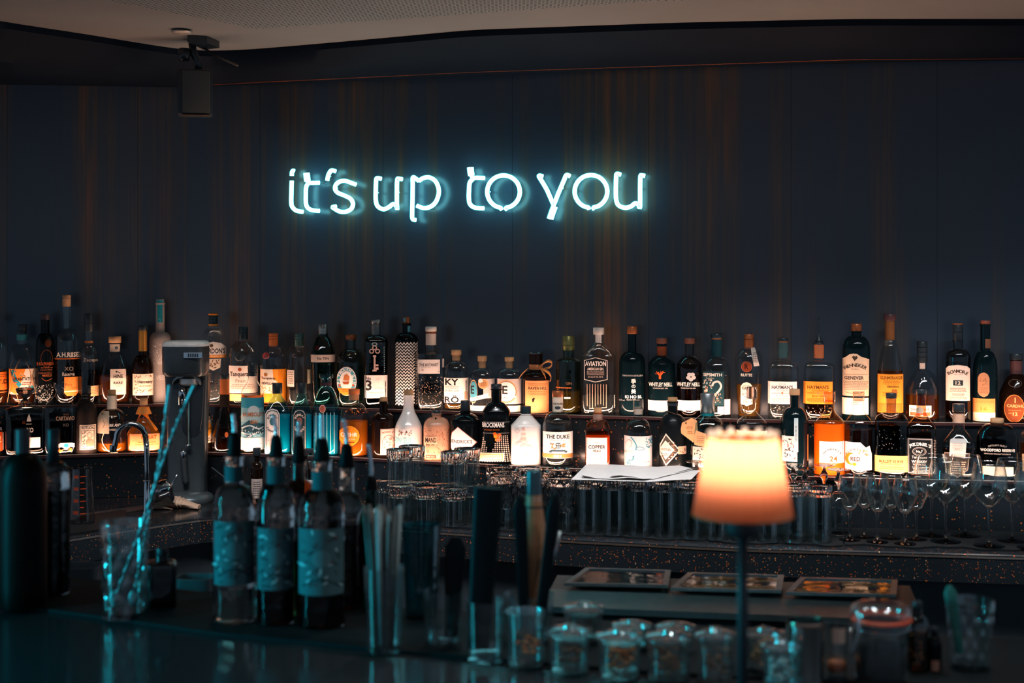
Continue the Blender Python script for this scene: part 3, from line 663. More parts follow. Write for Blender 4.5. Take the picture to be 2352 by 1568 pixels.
U('gin_bottle', 'clear gin bottle with teal neck wrap and dark green swan label', 1646, 766, 32, 11.5, (819, 856), cap=(776, 13, CAPT), n=2.6, liq=(862, LQ_CL),
  neck=[(776, 779, 12.4, COPC), (779, 818, 12, '183c44')],
  marks=[[('r', 1615, 1662, 851, 928, '1d3a40'), ('T', 'SIPSMITH', 1637, 858.5, 7, 42, 'e8dccf'), ('t', 'London', 1632, 866, 4.5, 17, 'c8bcb0'), ('s', 1616, 1636, 870, 925, 60, ['d8a890', 'f0d8c8', 'b8705a', '8fb8b8'], 3.6), ('c', [(1640, 905), (1650, 896), (1656, 884), (1650, 874), (1640, 876), (1636, 884)], 4.5, 'd8ccc2'), ('s', 1638, 1656, 900, 922, 18, ['b07a60', 'd8a890'], 4)],
         ['back_label', ('r', 1663, 1676, 914, 949, 'f6e6da')], ['foot_label', ('r', 1648, 1662, 930, 948, '93a8a8')]])
U('gin_bottle', 'tapering clear bottle with copper foil cap and round letter R seal', 1720, 767, 33, 11, (799, 838), cap=(797, 11, COPC, (779,)), taper=25, liq=(882, LQ_GOLD),
  marks=[['print', ('o', 1715, 840, 12, 12, 1.4, 'b0522c'), ('e', 1715, 840, 9.5, 9.5, '8a3c22'), ('T', 'R', 1715, 840, 12, 9, '2c1a14'), ('T', 'RUTTE', 1715, 859, 6.5, 25, 'e0d0c0')],
         [('p', [(1702, 925), (1702, 885), (1707, 878), (1715, 875), (1723, 878), (1728, 885), (1728, 925), (1715, 930)], 'e8d3c0'), ('t', 'CELERY', 1715, 883, 2.6, 16, '6a5648'), ('T', 'GIN', 1713, 889, 6.5, 17, '4a3c34'), ('s', 1705, 1726, 897, 922, 20, ['8a7c6c', '5a4c40'], 3)],
         ['paper_strip', ('p', [(1724, 798), (1733, 796), (1743, 838), (1731, 839)], 'dccabc'), ('f', 1728, 1739, 808, 832, 4, '6a5a50')], ['emblem', ('b', 1704, 1712, 927, 947, 1.5, '3c332e')]])
for cx, orange in ((1799, 0), (1881, 1)):
    pc = 'f3e3da' if not orange else 'ee8c2e'; ic = '4a4246' if not orange else '6a3a14'
    U('gin_bottle', ('square shouldered clear gin bottle with teal foil neck and pale pink label' if not orange else 'square shouldered gin bottle with pourer and bright orange label'), cx, 776 if not orange else 786, 34.5, 11, (826, 848), cap=(786 if not orange else 791, 11.5, CAPT if not orange else CAPD), n=3.6, a=.8, liq=(924, LQ_CL if not orange else LQ_DK),
      neck=[(786, 821, 11.6, plain('3c5a5e', rough=.4, metal=.3)), (783, 786, 11.8, COPC)] if not orange else [(791, 822, 11.4, plain('b06038', rough=.7))],
      marks=[[('r', cx-34, cx+30, 874, 925, pc), ('t', 'SINCE 1863', cx-2, 879.5, 2.2, 16, ic), ('T', "HAYMAN'S", cx-2, 887, 8.5, 47, ic), ('t', 'OF LONDON', cx-2, 895, 3.2, 26, ic), ('e', cx-2, 900.5, 2.4, 2.6, 'c07048'), ('r', cx-26, cx-6, 900, 900.8, ic), ('r', cx+2, cx+22, 900, 900.8, ic), ('t', 'Royal Dock' if not orange else 'Sloe Gin', cx-2, 907, 5, 26, ic), ('f', cx-28, cx+24, 913, 922, 3.6, 'b8a49a' if not orange else 'b8641c')],
             ['embossing', ('s', cx-26, cx+26, 928, 960, 60, ['e8cbb8', '6a5a50'], 1.8)]])
dd = dU(1881, 34.5, .8); ss = F/dd
bm = lathe([(.011, .0), (.010, .008), (.0035, .02), (.003, .062), (.0026, .075)], 20); o = obj('pourer', bm, CAPD)
PARENT_LAST = [q for q in C.objects if q.get('label') == 'square shouldered gin bottle with pourer and bright orange label'][0]
o.parent = PARENT_LAST; o.location = (0, 0, (HY+HU*ss-787)/ss)
U('genever_bottle', 'dark green bottle with copper cap and tall arched beige label', 1967, 743, 31.5, 11, (770, 806), cap=(762, 12, COPC), glass=G_DTEAL, n=2.3,
  marks=[[('p', [(1936.5, 907), (1936.5, 822), (1944, 818), (1952, 812), (1960, 810), (1969, 811), (1977, 817), (1986, 820), (1995, 823), (1994, 907)], 'e9c4a2'), ('p', [(1957, 818), (1961, 815), (1965, 817), (1968, 815), (1970, 820), (1963, 827)], '4a3a30'), ('A', 'WENNEKER', 1965, 880, 42, 44, 7.5, 62, '3c2e28'), ('t', 'Distillery', 1964, 846, 4, 16, '8a6a54'), ('r', 1940, 1992, 857, 857.9, 'a07c60'), ('T', 'GENEVER', 1962, 865.5, 8, 42, '4a3a34'), ('f', 1938, 1992, 873, 892, 3.6, 'a88468'), ('c', [(1942, 898), (1960, 901), (1985, 897)], 1, 'a88468')],
         ['foot_label', paper(1936, 1993, 911, 949, 'f2d8bf'), ('f', 1955, 1972, 920, 926, 4, '8a7468')]])
U('whisky_bottle', 'tall whisky bottle with gold foil neck and large bright orange label', 2044, 721, 30.5, 10, (780, 862), cap=(736, 13, plain('5a3426', rough=.4)), liq=(850, LQ_AMB), sh='b', neck=[(737, 780, 10.8, plain('9a5f2c', rough=.4, metal=.4))],
  marks=[[('r', 2017, 2073, 857, 945, 'ef9632'), ('r', 2018, 2073, 856, 857.4, '6a3414'), ('T', 'GLENMORANGIE', 2047, 865.5, 7.5, 48, '6a4018'), ('f', 2027, 2067, 872, 879, 3.4, 'a8641c'), ('T', 'ORIGINAL', 2051, 885.5, 4.6, 27, '5a3818'), ('f', 2027, 2063, 898, 908, 4, 'b8701c'), ('r', 2048, 2059, 892, 902, '9a5a24'), ('r', 2020, 2070, 924, 943, 'c07428')]])
U('whisky_bottle', 'round shouldered whisky bottle with ribbed dark cap and small white and red label', 2118, 784, 38, 11.5, (846, 890), cap=(831, 12, CAPD, (797, 808, 819)), liq=(905, LQ_AMB), sh='b',
  neck=[], marks=[[paper(2090, 2138, 928, 953, 'f3dccb'), ('T', 'DALWHINNIE', 2114, 937, 6, 40, '5a3c30'), ('r', 2092, 2136, 943, 951, 'd8663c')], ['neck_label', ('r', 2113, 2124, 833, 846, 'dcc0ae')]])
U('whisky_bottle', 'dark capped whisky bottle with tall cream label reading 12', 2200, 742, 28.5, 11.5, (800, 822), cap=(784, 11.5, CAPD, (762,)), glass=G_SMOKE, liq=(830, LQ_DK), n=2.3,
  neck=[(742, 745, 11.8, COPC)],
  marks=[[('p', [(2174, 918), (2174, 845), (2180, 839), (2200, 836), (2220, 839), (2226, 845), (2226, 918)], 'f1d6c4'), ('A', 'BOWMORE', 2200, 893, 40, 43, 7.5, 58, '4a342a'), ('t', 'Islay 1779', 2201, 858, 3.4, 17, '8a6a5a'), ('r', 2190, 2211, 871, 883, '2a3236'), ('T', '12', 2200.5, 877, 8, 11, 'e8cdb8'), ('f', 2182, 2219, 889, 898, 3.6, 'b08c78'), ('f', 2187, 2216, 902, 906, 3.4, 'b08c78'), ('f', 2180, 2220, 910, 914, 3, 'c8a890')]])
U('whisky_bottle', 'dark green whisky bottle with small oval label above an orange label painted brighter at its foot', 2263, 736, 27, 11, (805, 850), cap=(747, 11, plain('a85028', rough=.45)), glass=G_DTEAL, sh='r',
  marks=[[('p', [(2247, 898), (2247, 866), (2251, 857), (2260, 853), (2268, 857), (2272, 866), (2272, 898), (2268, 906), (2260, 910), (2251, 906)], 'c88a64'), ('s', 2252, 2267, 866, 884, 14, ['a06844', '8a5434'], 3), ('f', 2250, 2269, 888, 900, 3.6, '9a6444')],
         ['lower_label', ('r', 2236.5, 2284, 913, 965, 'ee9450'), ('t', 'LAGAVULIN', 2260, 920, 6, 42, 'c8742c'), ('T', '16', 2260, 936, 8, 14, 'd07a2c'), ('r', 2237, 2284, 945, 965, 'fbe0c0')], ['neck_label', ('r', 2263, 2275, 778, 799, '8a5a44')]])  # pale band at the label foot paints in light from the shelf
U('whisky_bottle', 'bell shaped dark whisky bottle with round copper label at the right edge', 2334, 812, 37, 13, (858, 902), cap=(826, 15, CAPD), glass=G_DBR, sh='b', neck=[(828, 858, 13.6, plain('5a3626', rough=.4))],
  marks=[[('e', 2330, 935, 22, 32, 'd0783c'), ('e', 2330, 935, 20.5, 30, '7a3a1c'), ('T', 'CARDHU', 2333, 929, 7, 38, 'e8a068'), ('l', 2332, 910, 2332, 922, 3, 'e09860'), ('f', 2316, 2346, 938, 942, 4, 'c87840'), ('T', '12', 2332, 947, 8, 10, 'e8a068'), ('r', 2318, 2326, 945, 946.5, 'c87840')], ['emblem', ('o', 2332, 878, 14, 9, 1, '6a5044')]])

# lower step, left wing
Lo('rum_bottle', 'dark bottle with a red and white label cut by the left edge, lower shelf', -18, 930, 36-10, 9, (965, 985), cap=(945, 10, CAPD), glass=G_DARK,
   marks=[[('r', -20, 4, 990, 1034, 'd84c22'), ('T', 'DOR', -4, 983, 8, 14, 'cfc8c2'), ('T', '2', -3, 1006, 16, 9, 'f0b080'), ('r', 4, 6, 992, 1032, 'e8dcd0')]])
r = Lo('cognac_decanter', 'wide square decanter with faceted glass stopper and blank white label', 58, 925, 43, 14, (930, 938), sh='b', n=6, a=.42, liq=(963, LQ_BK), glass=shell_glass('e8e2dc'),
   marks=[['print', ('T', 'XO', 68, 986, 11, 15, 'cfc2b6'), ('p', [(66, 948), (70, 960), (71, 966), (61, 966), (62, 960)], 'd0c4ba'), ('r', 60, 72, 971, 973, '9a8c80'), ('t', 'O', 55, 968, 7, 6, '9a4c2c')], [paper(50, 90, 1003, 1026, 'f8ebe4')]])
d_ = dL(58, 43, .42); s_ = F/d_; z0 = (HY+HL*s_-930)/s_
obj('stopper', lathe([(.004, z0-.006), (.006, z0), (.018, z0+.004), (.014, z0+.012), (.006, z0+.022), (.026, z0+.04), (.03, z0+.052), (.026, z0+.056)], 8), solid_glass('ffe9d8'), r, smooth=False)
Lo('rum_bottle', 'flared clear decanter bottle of dark rum with blue and white crest label', 137, 877, 34, 8, (900, 936), sh='o', n=5, a=.6, liq=(965, LQ_BK), cap=(893, 13, M_CLEAR), capname='stopper',
   marks=[['print', ('t', 'RON', 151, 950, 4, 11, '8a6450'), ('T', 'CARTAVIO', 149, 959, 9.5, 40, 'b08c74'), ('T', 'XO', 150, 974, 7, 14, '55504e')],
          [('p', [(131, 1018), (140, 1015), (162, 1015), (169, 1017), (169, 1026), (160, 1024), (151, 1031), (142, 1024), (131, 1026)], 'f6ece6'), ('e', 151, 1021, 5, 5, '2fa0b4'), ('s', 134, 146, 1027, 1034, 6, 'e08030', 4), ('s', 156, 168, 1027, 1034, 6, 'e08030', 4)]])
Lo('rum_bottle', 'matte black bottle with framed portrait label, beside the flared decanter', 198, 885, 24, 10, (922, 950), cap=(905, 10.5, CAPD), glass=plain('2a211e', rough=.55, spec=.1),
   marks=[[paper(184, 219, 973, 1030, 'f3d9c0'), ('b', 186, 217, 975, 1028, 1.2, '2c2420'), ('T', 'BOTUCAL', 202, 980, 6, 27, '2c2420'), ('b', 188, 215, 986, 1022, 1, '6a5444'), ('s', 188, 197, 988, 1020, 16, '6a5444', 3), ('e', 206, 998, 6, 8, 'c8a488'), ('e', 206, 1014, 9.5, 8.5, 'b08c72'), ('e', 205, 996, 4, 5, 'e8ccb4')], ['neck_print', ('r', 191, 201, 903, 907, '8a8480'), ('r', 191, 201, 912, 915, '6a6460')]])
r = Lo('rum_bottle', 'round bellied clear rum bottle with cork and hanging cream tag', 257, 895, 34, 10, (938, 975), cap=(908, 9, CORK), liq=(1015, LQ_OR), sh='r', capname='cork', neck=[(908, 938, 11, CREAM, 'neck_wrap')],
   marks=[['print', ('T', 'KIRK AND', 262, 973, 6, 28, 'e8dcd0'), ('t', 'SWEENEY', 262, 983, 4.5, 24, 'cfc2b6'), ('c', [(240, 990), (236, 1010), (250, 1032), (270, 1036)], 1.8, 'f6d8b8')],
          ['hanging_tag', paper(226, 251, 942, 992, 'ecc8a8'), ('f', 234, 241, 946, 950, 3, '4a3a30'), ('c', [(238, 962), (241, 970), (237, 980)], 1, 'a07c60')]])
Lo('rum_bottle', 'squat amber bottle tied with an orange ribbon', 330, 914, 37, 9, (948, 1000), cap=(930, 9, CORK), liq=(960, LQ_OR), sh='o', n=3.2, a=.55, capname='cork', neck=[(934, 950, 12, plain('e88a2c', rough=.7), 'ribbon', 18)],
   marks=[['ribbon_tail', ('p', [(322, 940), (336, 940), (352, 962), (366, 985), (356, 988), (340, 962), (326, 950)], 'e8862c'), ('p', [(322, 942), (310, 962), (298, 985), (292, 1000), (304, 978), (326, 950)], 'e8862c')],
          [('r', 300, 365, 994, 1030, 'e0925c'), ('T', 'PYRAT', 342, 1002, 8, 34, 'a84c1c'), ('f', 312, 362, 1012, 1020, 5, 'b8602c')]])
Lo('rum_bottle', 'dark slim bottle with narrow orange and cream label behind the drinks mixer', 466, 905, 21, 9, (930, 990), cap=(915, 9, CAPO), glass=G_DBR, sh='b',
   marks=[[paper(450, 486, 954, 1016, 'efd3b4'), ('b', 450, 486, 954, 1016, 1.6, '4a3424'), ('e', 472, 984, 13, 18, 'ec9428'), ('T', 'Burnham', 472, 982, 6, 22, '5a3418'), ('s', 456, 484, 958, 966, 14, '5a4432', 3), ('s', 456, 484, 1004, 1012, 14, '5a4432', 3)]])
Lo('whisky_bottle', 'bell shaped dark amber bottle with orange foil neck', 516, 857, 29, 9, (935, 1000), cap=(870, 11, CAPD), liq=(984, LQ_DK), sh='c', neck=[(870, 905, 10.8, plain('d8702c', rough=.4, metal=.2)), (906, 933, 11.2, '241a16')],
   marks=[['print', ('f', 506, 528, 910, 930, 5, '8a6a4c')], ['crest', ('e', 520, 995, 4, 6, 'b0582c')]])
# lower step, main run
Lo('gin_bottle', 'clear gin bottle fully wrapped in a blue seascape label', 580, 832, 26, 10.5, (868, 902), cap=(863, 11, CAPD, (842, 848, 854)), sh='o', n=2.3, liq=(906, LQ_GOLD),
   marks=[[('r', 554.8, 605.2, 911, 1030, '8fc4cc'), ('r', 554.8, 605.2, 911, 934, '3f9fb4'), ('e', 582, 942, 13, 13, 'dfe6e4'), ('r', 554.8, 605.2, 950, 966, 'b8d4d4'), ('p', [(554.8, 976), (572, 962), (590, 968), (605.2, 972), (605.2, 990), (554.8, 990)], '3b5c66'), ('c', [(556, 981), (574, 974), (592, 982), (604, 978)], 3, 'dce8e8'), ('c', [(556, 990), (574, 996), (592, 990), (604, 994)], 3.5, 'eef2f0'), ('s', 556, 604, 978, 1000, 30, ['24424c', 'e4ecea'], 4), ('T', 'HUMBOLDT', 582, 949, 10, 46, 'c8703c'), ('T', 'GIN', 583, 966, 9, 16, 'c8804c'), ('r', 554.8, 605.2, 1002, 1030, 'f6ece6'), ('t', 'DRY RYE GIN', 581, 1016, 4, 36, '7a8c90'), ('T', 'H I', 587, 990, 6, 10, '243038')]])
for cx, hb, mn in ((637, 30.5, 0), (693, 24, 1)):
    x0 = cx-27 if not mn else cx-20; pc = 'f3e4da' if not mn else '20343a'; ic = '2c2a2c' if not mn else 'e0c8b8'
    x1 = x0+32 if not mn else x0+30; m = (x0+x1)/2
    r = Lo('gin_bottle', ('bright turquoise square gin bottle with arched white label' if not mn else 'turquoise square gin bottle with arched dark label'), cx, 879, hb, 9, (905, 945), cap=(903, 11.5, CAPD), glass=G_BLUE, sh='c', n=5, a=.8, liq=(952, LQ_TEAL),
       marks=[[('p', [(x0, 1033), (x0, 948), (x0+5, 939), (m, 936), (x1-5, 939), (x1, 948), (x1, 1033)], pc), ('p', [(x0+2, 1031), (x0+2, 950), (x0+6, 942), (m, 939), (x1-6, 942), (x1-2, 950), (x1-2, 1031)], ic), ('p', [(x0+3, 1030), (x0+3, 951), (x0+7, 943.5), (m, 940.5), (x1-7, 943.5), (x1-3, 951), (x1-3, 1030)], pc), ('A', 'BOMBAY', m, 962, 10, 12, 5, 130, ic), ('e', m, 965, 6, 9, '3a6a74' if not mn else '8a5a50'), ('A', 'SAPPHIRE', m, 975, 10.5, -13, 4.6, 150, ic), ('s', x0+5, x1-5, 995, 1025, 10, ic, 2)], ['cap_print', ('r', cx-4, cx+4, 884, 896, 'd0c4bc')]])
Lo('gin_bottle', 'ornate pale blue glass bottle with flared stopper and small red medallion', 749, 858, 29.5, 12, (888, 926), cap=(868, 16, G_BLUE), glass=G_BLUE, sh='b', n=3, a=.9, liq=(955, LQ_TEAL), capname='stopper', neck=[(878, 884, 13, '4a3038')],
   marks=[['medallion', ('e', 741, 936, 7, 9, 'a85a4a'), ('o', 741, 936, 7, 9, 1.4, 'e0b0a0')], ['ribs']+[('r', 726+i*8, 727.4+i*8, 945, 1038, '9adce4') for i in range(6)]])
Lo('gin_bottle', 'round clear bottle of orange liquor with round orange label', 813, 893, 33, 12, (925, 962), a=.85, cap=(905, 13, CAPO), liq=(966, LQ_OR), neck=[(905, 918, 11.5, plain('d88c5c', rough=.5))],
   marks=[[('e', 802, 998, 25, 25, '5a2c14'), ('e', 802, 998, 23.5, 23.5, 'ef8a20'), ('T', 'OPIHR', 802, 995, 10, 38, 'f8e4d0'), ('t', 'ORIENTAL SPICED', 803, 1005, 3, 26, 'f8d8b8'), ('r', 790, 814, 1011, 1014, '8a3c10'), ('e', 798, 983, 3, 3, 'b85a14')], ['shoulder_print', ('s', 792, 842, 935, 950, 22, ['d8601c', 'f0a050'], 3)]])
Lo('gin_bottle', 'dark brown apothecary gin bottle with cork and square engraved label', 881, 912, 26.5, 9.5, (947, 968), cap=(924, 9, CORK), glass=G_DBR, capname='cork', neck=[(926, 930, 10.8, G_DBR, 'lip')],
   marks=[[paper(874, 906.5, 982, 1041, 'f3d9c8'), ('b', 875, 906, 983, 1040, .9, 'b06a50'), ('a', 'MONKEY 47', 891, 989, 4.5, 26, 'b85a40', 40), ('o', 892, 1013, 14, 17, 1.2, 'b0705a'), ('s', 882, 903, 1000, 1026, 26, ['b8806c', 'c89c8c'], 3.5)]])
Lo('gin_bottle', 'glossy white ceramic bottle with cork and pale blue lettering', 938.5, 895, 31.5, 12, (932, 986), cap=(909, 11, CORK), glass=plain('f1e4dc', rough=.16, coat=.5, var=.02), sh='o', capname='cork',
   marks=[['print', ('t', 'PT 2 2014', 921, 981, 3, 20, 'b09a90'), ('s', 910, 946, 986, 997, 26, ['6a3c2c', '8a5a48'], 3), ('T', 'GIN SUL', 924, 1009, 15, 46, '86c8cc'), ('c', [(912, 1030), (928, 1034), (942, 1028)], .9, 'c8b8b0')]])
Lo('gin_bottle', 'peach coloured patterned gin bottle with black cap and black lettering', 1003, 942, 30, 10.5, (958, 980), cap=(951, 11, CAPD), glass=frosted('e0a482', .3), n=3,
   marks=[['print', ('s', 976, 1031, 980, 1054, 120, ['a06a50', '8a5844'], 2.4), ('r', 976, 1004, 999, 1017, 'e0a482'), ('T', 'MAND', 990, 1007, 11, 25, '2a2220'), ('r', 980, 988, 1017, 1019, '4a3830'), ('r', 991, 998, 1017, 1018.4, '4a3830'), ('r', 979, 1002, 1041, 1048, '5a4236'), ('t', '44% VOL', 990, 1044.5, 3.4, 18, 'e0a482'), ('e', 1001, 959, 2, 2, '201a18')]])
Lo('gin_bottle', 'black apothecary gin bottle with a white diamond label', 1069, 919, 34, 11, (948, 962), cap=(945, 11.3, CAPD), glass=G_DARK, sh='b', n=2.3,
   marks=[[('p', [(1036, 1002), (1038, 990), (1052, 976), (1096, 1012), (1070, 1034), (1040, 1034), (1036, 1026)], 'b06a58'), ('p', [(1036.8, 1002), (1039, 991), (1052, 977.6), (1094, 1012), (1069, 1033), (1041, 1033), (1037, 1026)], 'faf0ea'), ('T', "HENDRICK'S", 1058, 1010, 8.5, 52, '6a5c5a'), ('t', 'GIN', 1050, 1022, 6, 18, 'a0908c')]])
Lo('gin_bottle', 'black bottle with chrome diamond texture and orange flower', 1140, 882, 32, 12, (922, 943), cap=(895, 12.4, CAPD), glass=G_DARK, n=3, a=.85, sh='b',
   marks=[['print', ('r', 1110, 1170, 966, 967, 'a89c98'), ('T', 'BROCKMANS', 1133, 973, 11, 50, 'f2e6de'), ('t', 'INTENSELY SMOOTH', 1130, 984, 3, 34, 'c05a28'), ('r', 1110, 1170, 991, 992, 'a89c98')]
           +[('e', 1142+6*math.cos(q)*(.4+.6*(q % 1)), 1000+7*math.sin(q*1.7), 4, 4, ['e06c1c', 'f08c2c', 'c85414'][int(q*3) % 3]) for q in (0, .7, 1.4, 2.1, 2.9, 3.6, 4.4, 5.1, 5.9)]
           +[('e', 1112+i*4.3, 998+j*4.3, 1.5, 1.5, 'b89c8c') for j in range(14) for i in range(13) if abs(1112+i*4.3-1128) > 16-j*1.6 or j > 9],
          [('b', 1111, 1153, 1035, 1054, 1.6, 'e8c4ac'), ('r', 1113, 1151, 1037, 1052, 'c98a5c'), ('f', 1116, 1149, 1040, 1050, 3.6, 'f6dcc4')]])
Lo('gin_bottle', 'squat white bottle with faint lighthouse drawing and dark green cap', 1208, 932, 34.5, 11, (951, 976), cap=(952, 11.5, CAPT), glass=plain('efe2da', rough=.2, coat=.4, var=.02), n=3.2, a=.8, sh='c',
   marks=[['print', ('p', [(1197, 1008), (1199, 982), (1206, 982), (1209, 1008)], 'd8b8a8'), ('r', 1198, 1207, 986, 990, 'e8d8ce'), ('r', 1197.5, 1208, 996, 1000, 'e8d8ce'), ('p', [(1198, 982), (1202, 977), (1207, 982)], 'b8948a'), ('o', 1189, 985, 5, 5, .8, 'd8a898'), ('c', [(1184, 1018), (1196, 1012), (1210, 1020), (1224, 1024)], 2, 'c8bcb6'), ('s', 1195, 1218, 1006, 1022, 14, ['c8c0bc', 'd4c8c2'], 4), ('t', '*', 1207, 1041, 7, 8, '8a807c'), ('t', 'NORDÉS', 1206, 1053, 5.5, 30, 'b0a49e')]])
Lo('gin_bottle', 'round shouldered clear gin bottle with white label and brown band', 1281, 897, 35, 11.5, (944, 985), cap=(911, 13, COPC), liq=(968, LQ_CL), neck=[(911, 944, 12.2, CREAM)],
   marks=[[paper(1247.5, 1315, 988, 1048, 'faf0e8'), ('T', 'THE DUKE', 1281, 999, 9, 52, '2c2a28'), ('t', 'Munich Dry', 1282, 1007, 3.6, 32, 'd08870'), ('s', 1266, 1278, 1014, 1026, 12, ['a06a38', 'c89860'], 4), ('s', 1286, 1298, 1014, 1026, 12, ['a06a38', 'c89860'], 4), ('b', 1277, 1287, 1013, 1025, 1.4, '2a4a50'), ('l', 1282, 1014, 1282, 1025, 1.2, '2a2a2c'), ('l', 1277, 1019, 1287, 1019, 1.2, '2a2a2c'), ('r', 1266, 1298, 1029, 1032.5, '3a4c54'), ('r', 1262, 1268, 1031, 1035, '3a4c54'), ('r', 1296, 1302, 1031, 1035, '3a4c54'), ('r', 1247.5, 1315, 1038, 1047, 'b07c44'), ('T', 'GIN', 1280, 1042.5, 6, 18, 'fbf2ea')],
          ['neck_print', ('T', 'THE DUKE', 1281, 926, 4, 21, '4a4440'), ('e', 1281, 935, 6, 3.5, '3c4448')]])
Lo('gin_bottle', 'copper amber flask shaped bottle with white label and cork', 1373, 936, 29, 9.5, (962, 990), cap=(950, 9, CORK), glass=shell_glass('f0b070'), n=6, a=.6, liq=(1000, liquor('ff9428', .85)), capname='cork', neck=[(950, 963, 11, plain('8a7468', rough=.4))],
   marks=[[paper(1347.5, 1394, 1003, 1070, 'fbe9da'), ('b', 1349, 1392.5, 1005, 1069, .7, 'b89880'), ('t', 'GIN', 1371, 1014.5, 3, 9, '6a564c'), ('T', 'COPPER', 1371, 1024, 8.5, 38, '3a2620'), ('T', 'HEAD', 1371, 1033, 6, 18, '4a342c'), ('t', 'The Alchemist', 1371, 1041, 3, 18, '8a705f'), ('o', 1371, 1057, 8, 8, 1.2, 'b08c74'), ('l', 1371, 1052, 1371, 1063, 1.2, 'a07c64')]])
Lo('gin_bottle', 'clear round gin bottle with glass stopper and pale blue botanical label', 1466, 917, 32, 11, (962, 1000), cap=(938, 12, M_CLEAR), capname='stopper', neck=[(938, 951, 10, plain('c9b4a6', rough=.5))], n=2.2,
   marks=[[('r', 1434, 1497, 998, 1071, 'cfc6c4'), ('c', [(1449, 1000), (1456, 1008), (1462, 1020), (1460, 1030)], 3, '4f8c9c'), ('c', [(1460, 1024), (1470, 1022), (1480, 1026), (1470, 1030), (1462, 1028)], 1.4, '5a8490'), ('s', 1484, 1496, 1001, 1026, 26, ['3f7c8c', '6a98a2'], 4), ('s', 1440, 1458, 1044, 1070, 34, ['3f7c8c', '2f6474', '7aa4ac'], 4.6), ('c', [(1436, 1016), (1444, 1006), (1452, 1012), (1448, 1024)], .8, '8a8684'), ('t', 'FROTT', 1446, 1034, 5, 22, '9a9492'), ('t', 'Destillat 20', 1478, 1056, 3, 26, '4a4646'), ('t', '40% vol 500 ml', 1482, 1066, 3, 20, '6a6462')]])
r = Lo('gin_bottle', 'matte black round shouldered bottle with ornate diamond label and hanging orange tag', 1545, 912, 32, 11.5, (950, 995), cap=(924, 11, CORK), glass=plain('0c1012', rough=.38, coat=.1, spec=.1), sh='r', capname='cork', neck=[(925, 931, 12.6, plain('101314', rough=.3), 'lip')],
   marks=[[('p', [(1530, 992), (1562, 1030), (1530, 1066), (1516, 1040), (1516, 1018)], 'e8cfc0'), ('p', [(1530, 996), (1559, 1030), (1530, 1062), (1518, 1038), (1518, 1020)], '4a4038'), ('s', 1519, 1554, 1010, 1050, 60, ['d8a890', 'a86a48', 'efe0d4'], 3), ('p', [(1529, 1008), (1549, 1029), (1529, 1052), (1518.5, 1034), (1518.5, 1024)], 'ddc8ba'), ('T', 'UNTITLED', 1530, 1029, 5, 22, '6a4a38'), ('f', 1522, 1536, 1038, 1043, 4, '5a4a40')],
          ['side_label', ('r', 1557, 1575, 1021, 1039, 'c8a088'), ('s', 1560, 1574, 1024, 1036, 12, '7a5240', 3)]])
d_ = dL(1545, 32, 1); s_ = F/d_; zb = HY+HL*s_
def lq(x, y, o): return Vector(((x-1545)/s_, o, (zb-y)/s_))
bm = bmesh.new(); Pq = [(1566, 968), (1588, 956), (1600, 962), (1602, 984), (1592, 1012), (1562, 990)]
f0 = bm.faces.new([bm.verts.new(lq(x, y, -.032-(x-1560)*.0003)) for x, y in Pq])
g = bmesh.ops.extrude_face_region(bm, geom=[f0]); bmesh.ops.translate(bm, verts=[v for v in g['geom'] if isinstance(v, bmesh.types.BMVert)], vec=(0, .0012, 0))
tg = obj('hanging_tag', bm, plain('e2a06a', rough=.7), r, smooth=False)
mk = Marks(); mk.item(('t', 'UNTITLED', 1583, 978, 5, 15, '8a5430')); mk.item(('e', 1575, 968, 1.8, 1.8, '2a1c14')); mk.item(('f', 1578, 1590, 986, 992, 4, 'a8683c'))
bm, ms = mk.finish(lambda x, y, l: lq(x, y, -.0335-(x-1560)*.0003-l*.0001), None); raw('tag_print', bm, ms, tg)
obj('string', tube(catmull([lq(1534, 944, -.012), lq(1548, 948, -.018), lq(1566, 954, -.026), lq(1576, 966, -.037)], 5), .0006, 6), plain('8a6248', rough=.8), r)
r = Lo('gin_bottle', 'clear conical bottle with tall silver cap, tag and typographic label beside the lamp', 1625, 903, 36, 15, (952, 968), cap=(948, 16, plain('9aa0a0', rough=.32, metal=.85)), glass=shell_glass('cfe4e4'), sh='c', n=2.2, taper=44, neck=[(948, 954, 15.4, '1d7f88')],
   marks=[[('r', 1592, 1655, 1022, 1068, 'cdb8a8'), ('s', 1595, 1652, 1024, 1050, 46, ['3a4046', '5a5f64'], 4), ('T', 'DRY GIN', 1612, 1060, 8, 34, '2a2a2c')], ['parchment_tag', ('p', [(1594, 1000), (1600, 985), (1622, 992), (1622, 1022), (1596, 1018)], 'e0a070'), ('f', 1600, 1620, 998, 1014, 4, 'a06a44')]])
Lo('gin_bottle', 'clear ornate bottle with cut glass stopper rising behind the lampshade', 1727, 888, 35, 9, (940, 972), cap=(915, 12, solid_glass('ffe8dc')), capname='stopper', sh='o', n=2.4, liq=(978, LQ_CL),
   marks=[[paper(1693, 1761, 986, 1060, 'f0dccf'), ('s', 1700, 1755, 990, 1050, 24, ['c87858', 'a06a5a'], 5)]])
